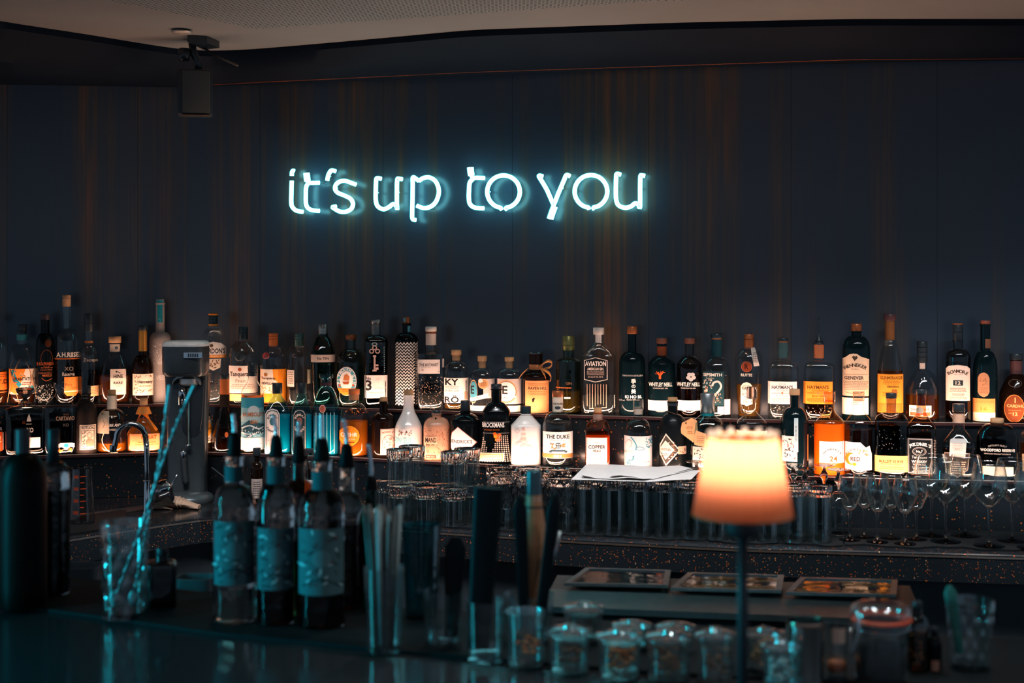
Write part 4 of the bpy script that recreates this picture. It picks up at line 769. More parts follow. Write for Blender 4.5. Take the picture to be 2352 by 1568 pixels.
Lo('gin_bottle', 'dark green round bottle with wooden stopper and white illustrated label', 1825, 893, 31.5, 10.5, (935, 975), cap=(907, 12, WOODC), glass=G_DTEAL, capname='stopper', back=0,
   marks=[[('r', 1797, 1831, 998, 1056, 'ddd8d0'), ('s', 1799, 1830, 1000, 1050, 50, ['3a3c40', '8a9ca0', 'a87868', 'f4f0ea'], 5), ('t', 'ETE', 1812, 1049, 7, 16, 'b8b0a8')], ['paper_strip', ('r', 1824, 1833, 957, 1034, 'c9d4d4'), ('f', 1826, 1831, 975, 1010, 3, '6a8084')], ['painted_highlight', ('r', 1853, 1855, 995, 1055, 'c8783c')]])  # thin orange strip paints a highlight on the bottle's edge
Lo('liqueur_bottle', 'opaque bright orange liqueur bottle with white label reading 24', 1905, 897, 34.5, 11.5, (940, 972), cap=(922, 13.5, shell_glass('ffdcc0', low=.12)), liq=(970, LQ_OR), glass=shell_glass('ffd9a8'), sh='o', capname='stopper',
   marks=[['orange_coating', ('r', 1871.5, 1938.5, 971, 1095, 'f05c04')], [paper(1883, 1937, 1010, 1059, 'f8eee6'), ('A', 'WENNEKER', 1911, 1050, 22, 23, 4.6, 110, '3a302c'), ('o', 1915, 1049, 13, 13, .8, 'a8988c'), ('T', '24', 1914, 1049, 12, 17, 'b85a28')]])
Lo('liqueur_bottle', 'clear liqueur bottle with white label with orange slice and word RED', 1972, 899, 32, 11.5, (938, 974), cap=(920, 13, shell_glass('e8dcd0', low=.12)), sh='o', capname='stopper', liq=(985, liquor('5a2c1c', .1)),
   marks=[[('p', [(1941, 1012), (1976, 1012), (1988, 1024), (1996, 1020), (2001, 1040), (2001, 1076), (1941, 1074)], 'f8eee6'), ('A', 'WENNEKER', 1966, 1051, 24, 23, 4.6, 120, '6a4c3c'), ('e', 1955, 1050, 12.5, 14, 'ef7c1c'), ('e', 1964, 1050, 14, 13, 'f8eee6'), ('o', 1964, 1050, 13, 13, .8, 'a8988c'), ('T', 'RED', 1965, 1050, 10, 21, '4a2a1c'), ('e', 1963, 1062, 4.5, 4, 'ef7c1c'), ('s', 1970, 1996, 1030, 1046, 12, ['f08c34', 'e8a868'], 3.6)]])
Lo('whiskey_bottle', 'wide dark whiskey bottle with black cap and yellow band label', 2047, 902, 37, 11, (946, 968), cap=(914, 12.3, CAPD), glass=G_SMOKE, n=3.2, a=.55, liq=(975, LQ_BK),
   marks=[[('r', 2011, 2083, 1044, 1081, 'd8a468'), ('r', 2011, 2083, 1044, 1047, 'efc070'), ('T', 'BULLEIT 95 RYE', 2047, 1057, 6, 52, '5a3c1c'), ('t', 'FRONTIER WHISKEY', 2047, 1063, 2.8, 44, '7a5424'), ('f', 2018, 2078, 1069, 1074, 4, '9a6c30')], ['embossing', ('s', 2020, 2075, 982, 1030, 30, ['8a9496', 'b8a898'], 1.6)]])
Lo('whiskey_bottle', 'square black labelled whiskey bottle with white ornate lettering', 2116, 894, 33, 10.5, (944, 984), cap=(906, 11.5, CAPD), glass=shell_glass('d8b89c'), n=6, a=.9, liq=(996, LQ_DK), sh='o',
   marks=[[('r', 2085.5, 2141, 1002, 1085, '121416'), ('b', 2087, 2139.5, 1004, 1083, 1.2, 'cfc4bc'), ('b', 2089.5, 2137, 1006, 1081, .6, '9a908a'), ('A', "JACK DANIEL'S", 2113, 1060, 50, 44, 7, 52, 'eee4dc'), ('o', 2112, 1033, 15, 10, 1.2, 'b8aca4'), ('o', 2112, 1033, 12, 7.5, .7, '9a908a'), ('T', 'No.7', 2112, 1033, 6, 14, 'eee4dc'), ('t', 'Tennessee', 2112, 1046, 6, 32, 'eee4dc'), ('T', 'WHISKEY', 2112, 1056, 6, 33, 'eee4dc'), ('t', '70cl 40% Vol.', 2112, 1063, 4, 28, 'd8ccc4'), ('f', 2096, 2132, 1068, 1080, 3.4, 'cfc4bc')], ['neck_print', ('p', [(2106, 948), (2106, 938), (2113, 932), (2120, 938), (2120, 948)], 'e8c8ac')],
          ['side_print', ('f', 2142, 2147, 1006, 1082, 3.6, '9a8478')]])
Lo('whiskey_bottle', 'clear shouldered bottle with dark cap, grey tag and crest shaped engraved label', 2202, 927, 37, 13, (985, 1014), cap=(944, 14, CAPD), sh='c', n=4, a=.8, neck=[(949, 970, 13.4, plain('c8a48c', rough=.5))], liq=(1030, LQ_DK),
   marks=[['engraved_label', ('p', [(2171, 1036), (2226, 1036), (2222, 1075), (2212, 1082), (2199, 1094), (2186, 1082), (2173, 1075)], '8a7468'), ('p', [(2173, 1038), (2224, 1038), (2220, 1074), (2211, 1080), (2199, 1091), (2187, 1080), (2175, 1074)], '3a302c'), ('f', 2178, 2218, 1056, 1082, 5, 'd8b8a0')], ['paper_tag', ('p', [(2184, 1007), (2188, 1004), (2215, 1004), (2219, 1007), (2216, 1047), (2182, 1044)], 'cbc0b8'), ('f', 2188, 2212, 1014, 1030, 5, 'a8a09a'), ('t', 'Reserve', 2199, 1027, 3, 10, '4a4440')]])
Lo('whiskey_bottle', 'very wide oval whiskey bottle with white lettering on black glass', 2290, 960, 46, 14, (972, 1012), cap=(972, 15, WOODC), glass=G_SMOKE, n=2.6, a=.42, sh='r', liq=(1000, LQ_BK), capname='stopper',
   marks=[['print', ('a', "DISTILLER'S SELECT", 2291, 1020, 4, 40, '9a9088', 60), ('T', 'WOODFORD RESERVE', 2291, 1031.5, 6.5, 74, 'e8dcd2'), ('t', 'KENTUCKY STRAIGHT BOURBON', 2291, 1040, 3, 56, 'b8aca2')], [('r', 2258, 2325, 1069, 1088, 'f2d4bc')]])
Lo('whiskey_bottle', 'amber bottle cut by the right edge of the lower shelf', 2375, 955, 32, 12, (985, 1010), cap=(968, 13, CAPD), liq=(1015, LQ_AMB), marks=[[paper(2350, 2395, 1040, 1080, 'e8b890')]])
# ------------------------------------------------------------ the setting
P0, P1 = -420, 2800
def wall_sect(px):
    d = dwall(px)
    return [onpath(px, d, EYE), onpath(px, d, -.80), onpath(px, d+.1, -.80), onpath(px, d+.1, EYE)]
MW = mat_wall()
def part_wall(name, a, b):
    o = obj(name, sweep(a, b, 20, wall_sect), MW, angle=40); struct(o)
part_wall('wall_left', P0, 432); part_wall('wall_back', 432, P1)
# soffit under the ceiling: curved dark bulkhead with a brass bead along its foot
def bulk_sect(px):
    dt, db = dsof(px), min(dlow(px), dwall(px)-.02); w = dwall(px)+.09
    return [onpath(px, db, -.65), onpath(px, dt+(db-dt)*.45, -.69), onpath(px, dt, -.735), onpath(px, dt, -.76), onpath(px, w, -.76), onpath(px, w, -.65)]
o = obj('trim_1', sweep(P0, P1, 20, bulk_sect), plain('101a26', rough=.6, var=.1, scale=8, spec=.1), angle=40); struct(o)
def bead(px):
    d = min(dlow(px), dwall(px)-.02)-.002
    return [onpath(px, d, -.6505), onpath(px, d, -.6525), onpath(px, d+.006, -.6525), onpath(px, d+.006, -.6495)]
o = obj('trim_2', sweep(470, P1, 20, bead), plain('7c4226', rough=.4, metal=.8)); struct(o)
bm = bmesh.new(); box(bm, -4, 4, -1.5, 5.2, EYE+.755, EYE+.80); o = obj('ceiling', bm, mat_ceiling(), smooth=False); struct(o)
# perforated acoustic field let into the ceiling
pts = [pt(588, 78, .735*F/(HY-78))]
poly = [Vector((X(588, 4.37), 4.37)), Vector((X(1500, 3.92), 3.92)), Vector((X(2500, 3.83), 3.83)), Vector((3.2, -1.2)), Vector((-3.6, -1.2)), Vector((X(150, 3.80), 3.80))]
bm = bmesh.new(); f = bm.faces.new([bm.verts.new((p.x, p.y, EYE+.751)) for p in poly])
g = bmesh.ops.extrude_face_region(bm, geom=[f]); bmesh.ops.translate(bm, verts=[v for v in g['geom'] if isinstance(v, bmesh.types.BMVert)], vec=(0, 0, .003))
o = obj('trim_3', bm, mat_ceiling(True), smooth=False); struct(o)
bm = bmesh.new(); box(bm, -4, 4, -1.5, 5.2, -.05, 0); o = obj('floor', bm, plain('1c1d1f', rough=.45, scale=6), smooth=False); struct(o)
# recessed spot in the ceiling
p = pt(418, 71, .751*F/(HY-71))
o = obj('ceiling_spot', lathe([(.030, 0), (.033, .004), (.033, .006), (.02, .008)], 24, off=(p.x, p.y, EYE+.743)), plain('c9b8aa', rough=.4, metal=.4)); tag(o, 'small round recessed spot fitting in the plaster ceiling left of the speaker', 'spotlight')

# ------------------------------------------------------------ stepped bottle display
root = empty('bottle_display', (0, 0, EYE-HC)); tag(root, 'two step curved flecked stone bottle display with brass edges along the back wall', 'bar shelf')
def rel(vs): return [v-Vector((0, 0, EYE-HC)) for v in vs]
def step_sect(px):
    a, b, w = dl(px), du(px), dwall(px)-.001
    return rel([onpath(px, a+.004, HC-.001), onpath(px, a+.004, HL), onpath(px, b+.004, HL), onpath(px, b+.004, HU), onpath(px, w, HU), onpath(px, w, HC-.001)])
obj('stone_steps', sweep(P0, P1, 20, step_sect), M_STONE, root, smooth=False)
EDGE = plain('5a3424', rough=.35, metal=.4)
for nm, fn, h in (('upper_edge', du, HU), ('lower_edge', dl, HL)):
    def e(px):
        d = fn(px); return rel([onpath(px, d-.004, h+.005), onpath(px, d-.004, h-.003), onpath(px, d-.001, h-.003), onpath(px, d+.004, h-.0005), onpath(px, d+.004, h+.005)])
    obj(nm, sweep(P0, P1, 20, e), EDGE, root, smooth=False)
for nm, fn, h, W_ in (('upper_light_strip', du, HU, 1.0), ('lower_light_strip', dl, HL, 1.0)):
    def e(px):
        d = fn(px)+.008; return rel([onpath(px, d, h-.0002), onpath(px, d, h-.0022), onpath(px, d+.010, h-.0022), onpath(px, d+.010, h-.0002)])
    obj(nm, sweep(-100, 2450, 20, e), plain('d8c8b8', rough=.3), root, smooth=False)
def strip_lights(fn, h, prof):
    n = 17
    for i in range(n):
        a, b = -60+i*145, -60+(i+1)*145
        pw = interp((a+b)/2, [p[0] for p in prof], [p[1] for p in prof])
        A, B = onpath(a, fn(a)+.013, h-.004), onpath(b, fn(b)+.013, h-.004)
        l = bpy.data.lights.new('strip', 'AREA'); l.shape = 'RECTANGLE'; l.size = (B-A).length; l.size_y = .008
        l.color = (1.0, .60, .43); l.energy = pw
        o = bpy.data.objects.new('strip_lamp', l); C.objects.link(o); o.location = (A+B)/2
        xa = (B-A).normalized(); nrm = (Vector((0, .30, 1))-xa*0).normalized(); nrm = (nrm-xa*nrm.dot(xa)).normalized()
        z = -nrm; y = z.cross(xa)
        o.rotation_euler = Matrix((xa, y, z)).transposed().to_euler()
KL = .66
strip_lights(du, HU, [(0, .65*KL), (400, .6*KL), (700, .62*KL), (1000, .8*KL), (1500, .9*KL), (2000, .8*KL), (2400, .6*KL)])
strip_lights(dl, HL, [(0, .6*KL), (500, .7*KL), (800, .9*KL), (950, .76*KL), (1300, .74*KL), (1500, .66*KL), (1800, .75*KL), (2100, .8*KL), (2400, .5*KL)])

# ------------------------------------------------------------ back counter
root = empty('back_counter', (0, 0, 0)); tag(root, 'curved black flecked stone counter carrying the glasses in front of the bottle steps', 'counter')
def top_sect(px):
    d = dc(px); w = dl(px)+.002
    return [onpath(px, d, HC+.075), onpath(px, d, HC+.003), onpath(px, d+.003, HC), onpath(px, w, HC), onpath(px, w, HC+.075)]
obj('countertop', sweep(P0, P1, 20, top_sect), mat_fleck(.60, 215, .14), root, smooth=False)
def bod_sect(px):
    d = dc(px)+.05; w = dwall(px)-.002
    return [onpath(px, d, EYE-.001), onpath(px, d, HC+.076), onpath(px, w, HC+.076), onpath(px, w, EYE-.001)]
obj('cabinet_front', sweep(P0, P1, 20, bod_sect), plain('15181b', rough=.5), root, smooth=False)
def bd(px):
    d = dc(px)-.0015; return [onpath(px, d, HC+.011), onpath(px, d, HC+.006), onpath(px, d+.0012, HC+.006), onpath(px, d+.0012, HC+.011)]
obj('edge_strip', sweep(P0, P1, 20, bd), plain('b8a090', rough=.25, metal=.9), root, smooth=False)
# rubber bar mats
def mat_on_counter(a, b, o0, o1, label, wav=.012, sd=1):
    rd = random.Random(sd); bm = bmesh.new(); n = int((b-a)/12); top = []; bot = []
    for i in range(n+1):
        px = a+(b-a)*i/n; w = wav*math.sin(px*.031+sd)+wav*.5*math.sin(px*.083+sd*2); d0 = dc(px)+o0+w; d1 = dc(px)+o1
        top.append((bm.verts.new(onpath(px, d0, HC-.0052)), bm.verts.new(onpath(px, d1, HC-.0052)))); bot.append((bm.verts.new(onpath(px, d0, HC-.0006)), bm.verts.new(onpath(px, d1, HC-.0006))))
    for i in range(n):
        bm.faces.new((top[i][0], top[i+1][0], top[i+1][1], top[i][1])); bm.faces.new((bot[i][1], bot[i+1][1], bot[i+1][0], bot[i][0]))
        bm.faces.new((top[i][0], bot[i][0], bot[i+1][0], top[i+1][0])); bm.faces.new((top[i+1][1], bot[i+1][1], bot[i][1], top[i][1]))
    bm.faces.new((top[0][0], top[0][1], bot[0][1], bot[0][0])); bm.faces.new((top[-1][1], top[-1][0], bot[-1][0], bot[-1][1]))
    tag(obj('bar_mat', bm, M_RUBBER, smooth=False), label, 'bar mat')
mat_on_counter(800, 1325, .045, .33, 'black rubber mat under the inverted faceted tumblers and cut crystal glasses', .004, 1)
mat_on_counter(1328, 1936, .05, .33, 'black rubber mesh mat with wavy front edge under the tall ribbed glasses', .012, 2)
mat_on_counter(1940, 2600, .055, .31, 'black rubber mat under the stemmed wine glasses', .012, 3)
mat_on_counter(40, 290, .03, .30, 'black ribbed mat beside the sink on the left end of the back counter', .004, 4)

# ------------------------------------------------------------ glasses on the counter
GL = shell_glass('f6fafa', rough=.07, low=.10)
GS = solid_glass('f4f8f8', rough=.03)
GR = shell_glass('f2f8f8', rough=.12, low=.095)
MT = .0052
def cut_mesh(H, r0, r1, kind, seg=64):
    """inverted drinking glass: closed heavy foot up, rim down. r0 rim radius, r1 foot radius"""
    bm = bmesh.new(); t = .0022; rings = []
    N = 34 if kind == 'lattice' else 16
    def amp(th, z, r):
        u = z/H
        if kind == 'flute':
            k = 1-.07*abs(math.cos(8*th)) if u < .72 else 1-.045*abs(math.cos(10*th))-.03*(1 if .74 < u < .80 or .90 < u < .93 else 0)
            return r*k*(1.03 if u > .76 else 1)
        if kind == 'lattice':
            if u < .40: return r*(1-.035*abs(math.cos(9*th)))
            a = abs(math.sin(5*th+u*11)); b = abs(math.sin(5*th-u*11)); return r*(1-.15*(1-min(a, b)*1.0)*(.4+.6*min(a, b)))*1.03
        if kind == 'rib': return r*(1-.028*abs(math.cos(11*th))) if u < .86 else r*(1-.05*abs(math.cos(11*th)))
        return r
    outer = []
    for i in range(N+1):
        z = H*i/N; r = r0+(r1-r0)*i/N
        outer.append([Vector((amp(2*PI*j/seg, z, r)*math.cos(2*PI*j/seg), amp(2*PI*j/seg, z, r)*math.sin(2*PI*j/seg), z)) for j in range(seg)])
    base = .14 if kind != 'rib' else .10
    inner = []
    for i in range(7):
        z = H*(1-base)*(1-i/6); r = (r0+(r1-r0)*z/H)-t-(.003 if kind != 'rib' else .0012); inner.append([Vector((r*math.cos(2*PI*j/seg), r*math.sin(2*PI*j/seg), z)) for j in range(seg)])
    zs = {'flute': .72, 'lattice': .40, 'rib': .86}[kind]*H
    def mk(rings):
        bm = bmesh.new(); V = [[bm.verts.new(p) for p in q] for q in rings]
        for a, b in zip(V, V[1:]):
            for j in range(seg): bm.faces.new((a[j], a[(j+1) % seg], b[(j+1) % seg], b[j]))
        return bm, V
    rin = lambda z: [Vector((p.x, p.y, 0)) for p in ring_in(r0+(r1-r0)*z/H-t-(.003 if kind != 'rib' else .0012), z, seg)]
    def ring_in(r, z, sg): return [Vector((r*math.cos(2*PI*j/sg), r*math.sin(2*PI*j/sg), z)) for j in range(sg)]
    def IR(z): return ring_in(r0+(r1-r0)*z/H-t-(.003 if kind != 'rib' else .0012), z, seg)
    lowo = [q for q in outer if q[0].z <= zs+1e-6]
    wall, V = mk([IR(zs*.98), IR(zs*.5), IR(0)]+lowo)
    bmesh.ops.recalc_face_normals(wall, faces=wall.faces)
    up = [[Vector((p.x, p.y, p.z+(.0003 if k_ == 0 else 0))) for p in q] for k_, q in enumerate([q for q in outer if q[0].z >= lowo[-1][0].z-1e-6])]
    zc = H*(1-base)
    fil = [ring_in(.002, zc, seg), IR(zc), IR(zs)] if zc > zs+.004 else [ring_in(.002, zs-.001, seg), IR(zs-.001)]
    def rr(k, z): return [Vector((p.x*k, p.y*k, z)) for p in outer[-1]]
    foot, V = mk(fil+up+[rr(.93, H+.001), rr(.80, H-.002), rr(.3, H-.003)])
    foot.faces.new(V[0]); foot.faces.new(V[-1]); bmesh.ops.recalc_face_normals(foot, faces=foot.faces)
    return wall, foot
def tumbler_thing(name, H, r0, r1, kind, seg=64):
    root = empty(name, (0, 0, 0)); wall, foot = cut_mesh(H, r0, r1, kind, seg)
    w_ = raw('glass_wall', wall, [GR], root); f_ = raw('glass_foot', foot, [GS], root)
    return root
PROTO = {}
ORD = ['first', 'second', 'third', 'fourth', 'fifth', 'sixth', 'seventh', 'eighth', 'ninth', 'tenth']
def place(kind, mk, X_, Y_, Z_, label, cat, group=None, rz=0):
    if kind not in PROTO: PROTO[kind] = o = mk()
    else: o = copy_tree(PROTO[kind])
    o.location = (X_, Y_, Z_); o.rotation_euler = (0, 0, rz); tag(o, label, cat, group)
    if not group and 'group' in o: del o['group']
    return o
def at_row(px, off, h=HC-MT):
    d = dc(px)+off; return X(px, d), d, EYE-h
mk_tum = lambda: tumbler_thing('tumbler', .104, .0375, .0385, 'flute')
rowA = [(918, .075), (980, .08), (1043, .078), (893, .165), (955, .17), (1017, .17), (1079, .165)]
nA = ['front left', 'front middle', 'front right']
for i, (px, off) in enumerate(rowA):
    x, y, z = at_row(px, off); 
    lab = ('inverted faceted tumbler, %s of the lower layer beside the crystal glasses' % nA[i]) if i < 3 else 'inverted faceted tumbler, %s from the left in the lower back row' % ORD[i-3]
    place('tumbler', mk_tum, x, y, z, lab, 'glass', 'inverted faceted tumblers, back row of the lower layer' if i >= 3 else 'inverted faceted tumblers, front row of the lower layer', i*.7)
for px, off, lab in ((918, .075, 'inverted faceted tumbler stacked on top at the left end of the pile'), (946, .172, 'inverted faceted tumbler stacked behind the left top one'), (1043, .078, 'inverted faceted tumbler stacked on top, in front of the white diamond label bottle'), (1073, .168, 'inverted faceted tumbler stacked behind the right top one')):
    x, y, z = at_row(px, off); place('tumbler', mk_tum, x, y, z+.1055, lab, 'glass', 'inverted faceted tumblers stacked on top', px*.3)
mk_cut = lambda: tumbler_thing('crystal_glass', .150, .037, .0395, 'lattice', 80)
k = 0
for off, pxs in ((.075, [1150, 1219, 1288]), (.165, [1166, 1236]), (.25, [1146, 1215, 1282])):
    for px in pxs:
        x, y, z = at_row(px, off); lab = ('inverted diamond cut crystal glass, %s of the front row' % ['left', 'middle', 'right'][k]) if k < 3 else ('inverted diamond cut crystal glass in the middle row, %s one' % ['left', 'right'][k-3] if k < 5 else 'inverted diamond cut crystal glass in the rear row, %s one' % ['left', 'middle', 'right'][k-5])
        place('crystal_glass', mk_cut, x, y, z, lab, 'glass', 'diamond cut crystal glasses, front row' if k < 3 else 'diamond cut crystal glasses behind the front row', k*.9); k += 1
mk_rib = lambda: tumbler_thing('highball_glass', .152, .032, .0335, 'rib', 66)
for r_, off in enumerate((.08, .155, .23)):
    for i in range(10):
        px = 1352+i*59+(0 if r_ != 1 else 28)-(4 if r_ else 0)
        if r_ == 1 and i == 9: continue
        if px > (1925 if r_ < 2 else 1790): continue
        x, y, z = at_row(px, off)
        lab = 'tall ribbed highball glass upside down, %s from the left in the %s row' % (ORD[i], ['front', 'second', 'rear'][r_])
        place('highball_glass', mk_rib, x, y, z, lab, 'glass', 'ribbed highball glasses, front row' if r_ == 0 else 'ribbed highball glasses behind the front row', i*.5+r_)
def stem_glass(H, rb, kind='wine'):
    """upright stemmed glass standing on its foot: foot, stem, bowl"""
    root = empty('wine_glass' if kind == 'wine' else 'goblet', (0, 0, 0)); t = .0011
    G = shell_glass('f6fafa', rough=.05, low=.09); G2 = solid_glass('f6fafa')
    if kind != 'wine': G = G2
    fr = rb*.86
    bm = lathe([(fr, 0), (fr, .0012), (fr*.5, .003), (.006, .006), (.0042, .010)], 36); obj('foot', bm, G2, root, angle=50)
    if kind == 'wine':
        zs = H*.46
        bm = lathe([(.0042, .0102), (.0034, .02), (.0032, zs*.7), (.0045, zs-.006), (.007, zs)], 16); obj('stem', bm, G2, root)
        bp = [(.008, zs+.0005), (.016, zs+.007), (rb*.72, zs+.026), (rb*.95, zs+.045), (rb, zs+.062), (rb*.95, H*.86), (rb*.80, H)]
    else:
        zs = H*.34
        bm = lathe([(.0042, .0102), (.005, .014), (.009, .022), (.0125, .030), (.009, .039), (.005, .045), (.0055, zs)], 20); obj('stem', bm, G2, root)
        bp = [(.007, zs+.0005), (.014, zs+.004), (rb*.7, zs+.018), (rb*.95, zs+.036), (rb, zs+.055), (rb*.98, H*.9), (rb*.93, H)]
    pc = [Vector((r, 0, z)) for r, z in bp]; sm = catmull(pc, 4)
    o_ = [(p.x, p.z) for p in sm]; i_ = [(max(p.x-t, .001), p.z if j else p.z) for j, p in enumerate(sm)]
    i_ = [(r, max(z, zs+.004)) for r, z in i_]
    bm = lathe(o_+list(reversed(i_)), 40); obj('bowl', bm, G, root)
    return root
k = 0
for px, by, H in ((1952, 1244, .176), (2015, 1249, .176), (2079, 1253, .176), (1985, 1238, .176), (2046, 1240, .176), (2105, 1243, .176)):
    d = HC*F/(by-HY)-.0
    front = k < 3
    place('wine_glass', lambda: stem_glass(.176, .034), X(px, d), d, EYE-HC+MT, 'small tulip wine glass, %s from the left in the %s row of small ones' % (ORD[k % 3], 'front' if front else 'back'), 'glass', 'small tulip wine glasses, %s row' % ('front' if front else 'back'), k); k += 1
k = 0
for px, by in ((2172, 1248), (2272, 1258), (2372, 1262), (2218, 1234), (2325, 1246), (2140, 1233), (2415, 1248)):
    d = HC*F/(by-HY); front = k < 3
    place('wine_glass_big', lambda: stem_glass(.222, .047), X(px, d), d, EYE-HC+MT, 'large tulip wine glass, %s one in the %s row at the counter right end' % ((['left', 'middle', 'right'][k], 'front') if front else (['second', 'third', 'first', 'last'][k-3], 'back')), 'glass', 'large tulip wine glasses, %s row' % ('front' if front else 'back'), k); k += 1
for i, px in enumerate((1600, 1822, 1849, 1893, 1926)):
    d = dc(px)+min(.315, dl(px)-dc(px)-.040)-(.082 if i in (2, 4) else 0)
    H = .178
    o = place('goblet', lambda: stem_glass(.178, .036, 'goblet'), X(px, d), d, EYE-HC+MT+H, ['upside down goblet at the left edge of the lampshade', 'upside down goblet at the right edge of the lampshade, rear', 'upside down goblet at the right edge of the lampshade, front', 'upside down goblet in front of the orange bottle, rear', 'upside down goblet in front of the orange bottle, nearer'][i], 'glass', 'upside down goblets behind the lamp')
    o.rotation_euler = (PI, 0, 0)
# menu sheets lying on the upturned highballs
hp = HC-MT-.1535
for j, (P, lab) in enumerate((([(1312, 1101), (1345, 1064), (1612, 1077), (1588, 1100), (1490, 1106)], 'lowest white paper sheet lying across the upturned highball glasses'), ([(1335, 1098), (1350, 1063), (1560, 1069), (1588, 1079), (1480, 1104)], 'middle white paper sheet with a curled corner on the highball glasses'), ([(1420, 1076), (1530, 1064), (1592, 1060), (1600, 1076), (1500, 1100), (1400, 1098)], 'top white paper sheet with small dark marks on the highball glasses'))):
    h = hp-.0006-.0012*j; bm = bmesh.new()
    vs = []
    for x, y in P:
        d = min(h*F/(y-HY), dl(x)+.02, dc(x)+.33); vs.append(Vector((X(x, d), d, EYE-h)))
    c = sum(vs, Vector())/len(vs)
    f = bm.faces.new([bm.verts.new(v) for v in vs]); bmesh.ops.triangulate(bm, faces=[f]); bmesh.ops.subdivide_edges(bm, edges=bm.edges[:], cuts=3, use_grid_fill=True)
    for v in bm.verts:
        r_ = (v.co-c).length; v.co.z += max(0, r_-.09)*.10*(.5+.5*math.sin(v.co.x*40+j))*(j > 0)+.0004*math.sin(v.co.x*60)
    g = bmesh.ops.extrude_face_region(bm, geom=bm.faces[:]); bmesh.ops.translate(bm, verts=[v for v in g['geom'] if isinstance(v, bmesh.types.BMVert)], vec=(0, 0, .0004))
    tag(obj('paper_sheet', bm, plain('d8d4d2', rough=.5, var=.05), angle=40), lab, 'paper')

# pint glass on the left counter
d = HC*F/(1203-HY); X_ = X(188, d)
bm = lathe([(.0365, 0), (.0295, .158), (.026, .160), (.0255, .149), (.034, .001)], 48, off=(0, 0, 0)); bm2 = None
r = empty('measuring_glass', (X_, d, EYE-HC+MT)); tag(r, 'upturned pint glass with faint red graduations on the left counter', 'glass')
obj('glass_body', bm, solid_glass('f2ece8'), r, angle=40)
mk = Marks(); s_ = F/d
for i in range(7): mk.item(('r', 192, 200 if i % 2 else 204, 1096+i*14, 1098+i*14, 'b8401c'))
for i in range(4): mk.item(('T', str((4-i)*100), 182, 1098+i*27, 8, 12, 'b8401c'))
def mp(x, y, l):
    z = (1205-y)/s_; R = .0366-(z/.158)*.007; t = max(-.95, min(.95, (x-188)/s_/R)); return Vector((t*R*1.01, -R*math.sqrt(1-t*t)*1.012, z))
bm, ms = mk.finish(mp, 4); raw('graduations', bm, ms, r)

# ------------------------------------------------------------ drinks mixer
HEADM = plain('3b4246', rough=.35, metal=.3, coat=.2); GREYM = plain('596266', rough=.35, metal=.5); LIGHTM = plain('a7a9a8', rough=.3, metal=.5)
d = dl(430)-.12; s_ = F/d
r = empty('drinks_mixer', (X(432, d), d, EYE-HC)); tag(r, 'grey stand drinks mixer with silver cap and round base beside the sink', 'mixer')
ZB = HY+HC*s_
def mz(y): return (ZB-y)/s_
def mx(x): return (x-432)/s_
bm = lathe([(.078, 0), (.080, .004), (.080, .014), (.076, .022), (.060, .030), (.05, .032)], 48); obj('base', bm, GREYM, r, angle=40)
# column: tapering, hollowed front
bm = bmesh.new(); R = []
for y, hw_, hd, yo in ((1135, 46, .040, .02), (1100, 44, .036, .028), (1040, 45, .033, .030), (960, 47, .032, .032), (890, 50, .034, .034), (860, 51, .038, .034)):
    R.append([Vector((x+mx(426), q+yo, mz(y))) for x, q in ring(hw_/s_, 4, hd*s_/hw_, 40)])
loft(bm, R); obj('column', bm, HEADM, r, angle=40)
bm = bmesh.new(); R = []
for y, hw_, yo in ((1018, 4, .001), (990, 20, -.0035), (960, 25, -.0045), (900, 29, -.0035), (872, 30, -.004)):
    R.append([Vector((x+mx(440), q+yo+.002, mz(y))) for x, q in ring(hw_/s_, 2.4, .15, 32)])
loft(bm, R); obj('recess_panel', bm, plain('0f1214', rough=.4), r, angle=40)
bm = bmesh.new(); R = []
for y, hw_ in ((862, 45), (858, 49), (852, 51), (800, 51), (794, 50.5)):
    R.append([Vector((x+mx(427), q, mz(y))) for x, q in ring(hw_/s_, 3.2, .9, 48)])
loft(bm, R); obj('motor_head', bm, HEADM, r, angle=40)
bm = bmesh.new(); R = []
for y, hw_ in ((794, 51), (790, 51.5), (785, 49), (782.5, 44), (782, 30)):
    R.append([Vector((x+mx(427), q, mz(y))) for x, q in ring(hw_/s_, 3.2, .9, 48)])
loft(bm, R); obj('top_cap', bm, plain('e6e3df', rough=.35), r, angle=50)
bm = bmesh.new(); box(bm, mx(433), mx(476), -.070, -.058, mz(820), mz(806), bev=.0015); bd_ = obj('badge', bm, M_CHROME, r, smooth=False)
bm = bmesh.new(); [box(bm, mx(443+i*5), mx(446+i*5), -.0715, -.0698, mz(817), mz(809)) for i in range(5)]; obj('badge_lettering', bm, plain('2a2e30'), bd_, smooth=False)
bm = bmesh.new(); R = []
for t in range(9):
    a = PI*t/8; cx_, cz_ = mx(432)-.038*math.cos(a)*1.15, mz(880)+.026*math.sin(a); R.append([Vector((cx_, yy, cz_+dz)) for yy, dz in ((-.030, -.004), (-.030, .004), (.010, .004), (.010, -.004))])
loft(bm, R); obj('arch_guard', bm, LIGHTM, r, angle=40)
bm = lathe([(.022, mz(884)), (.030, mz(880)), (.030, mz(868)), (.018, mz(862))], 32, off=(mx(437), -.015, 0)); obj('spindle_collar', bm, LIGHTM, r, angle=40)
bm = lathe([(.006, mz(1022)), (.006, mz(1020)), (.0095, mz(1021)), (.0095, mz(1018)), (.0045, mz(1017)), (.0045, mz(890))], 16, off=(mx(437), -.03, 0)); obj('spindle', bm, M_CHROME, r)
bm = lathe([(.0125, mz(928)), (.0125, mz(900)), (.010, mz(888))], 24, off=(mx(422), -.022, 0)); obj('switch_barrel', bm, M_CHROME, r)
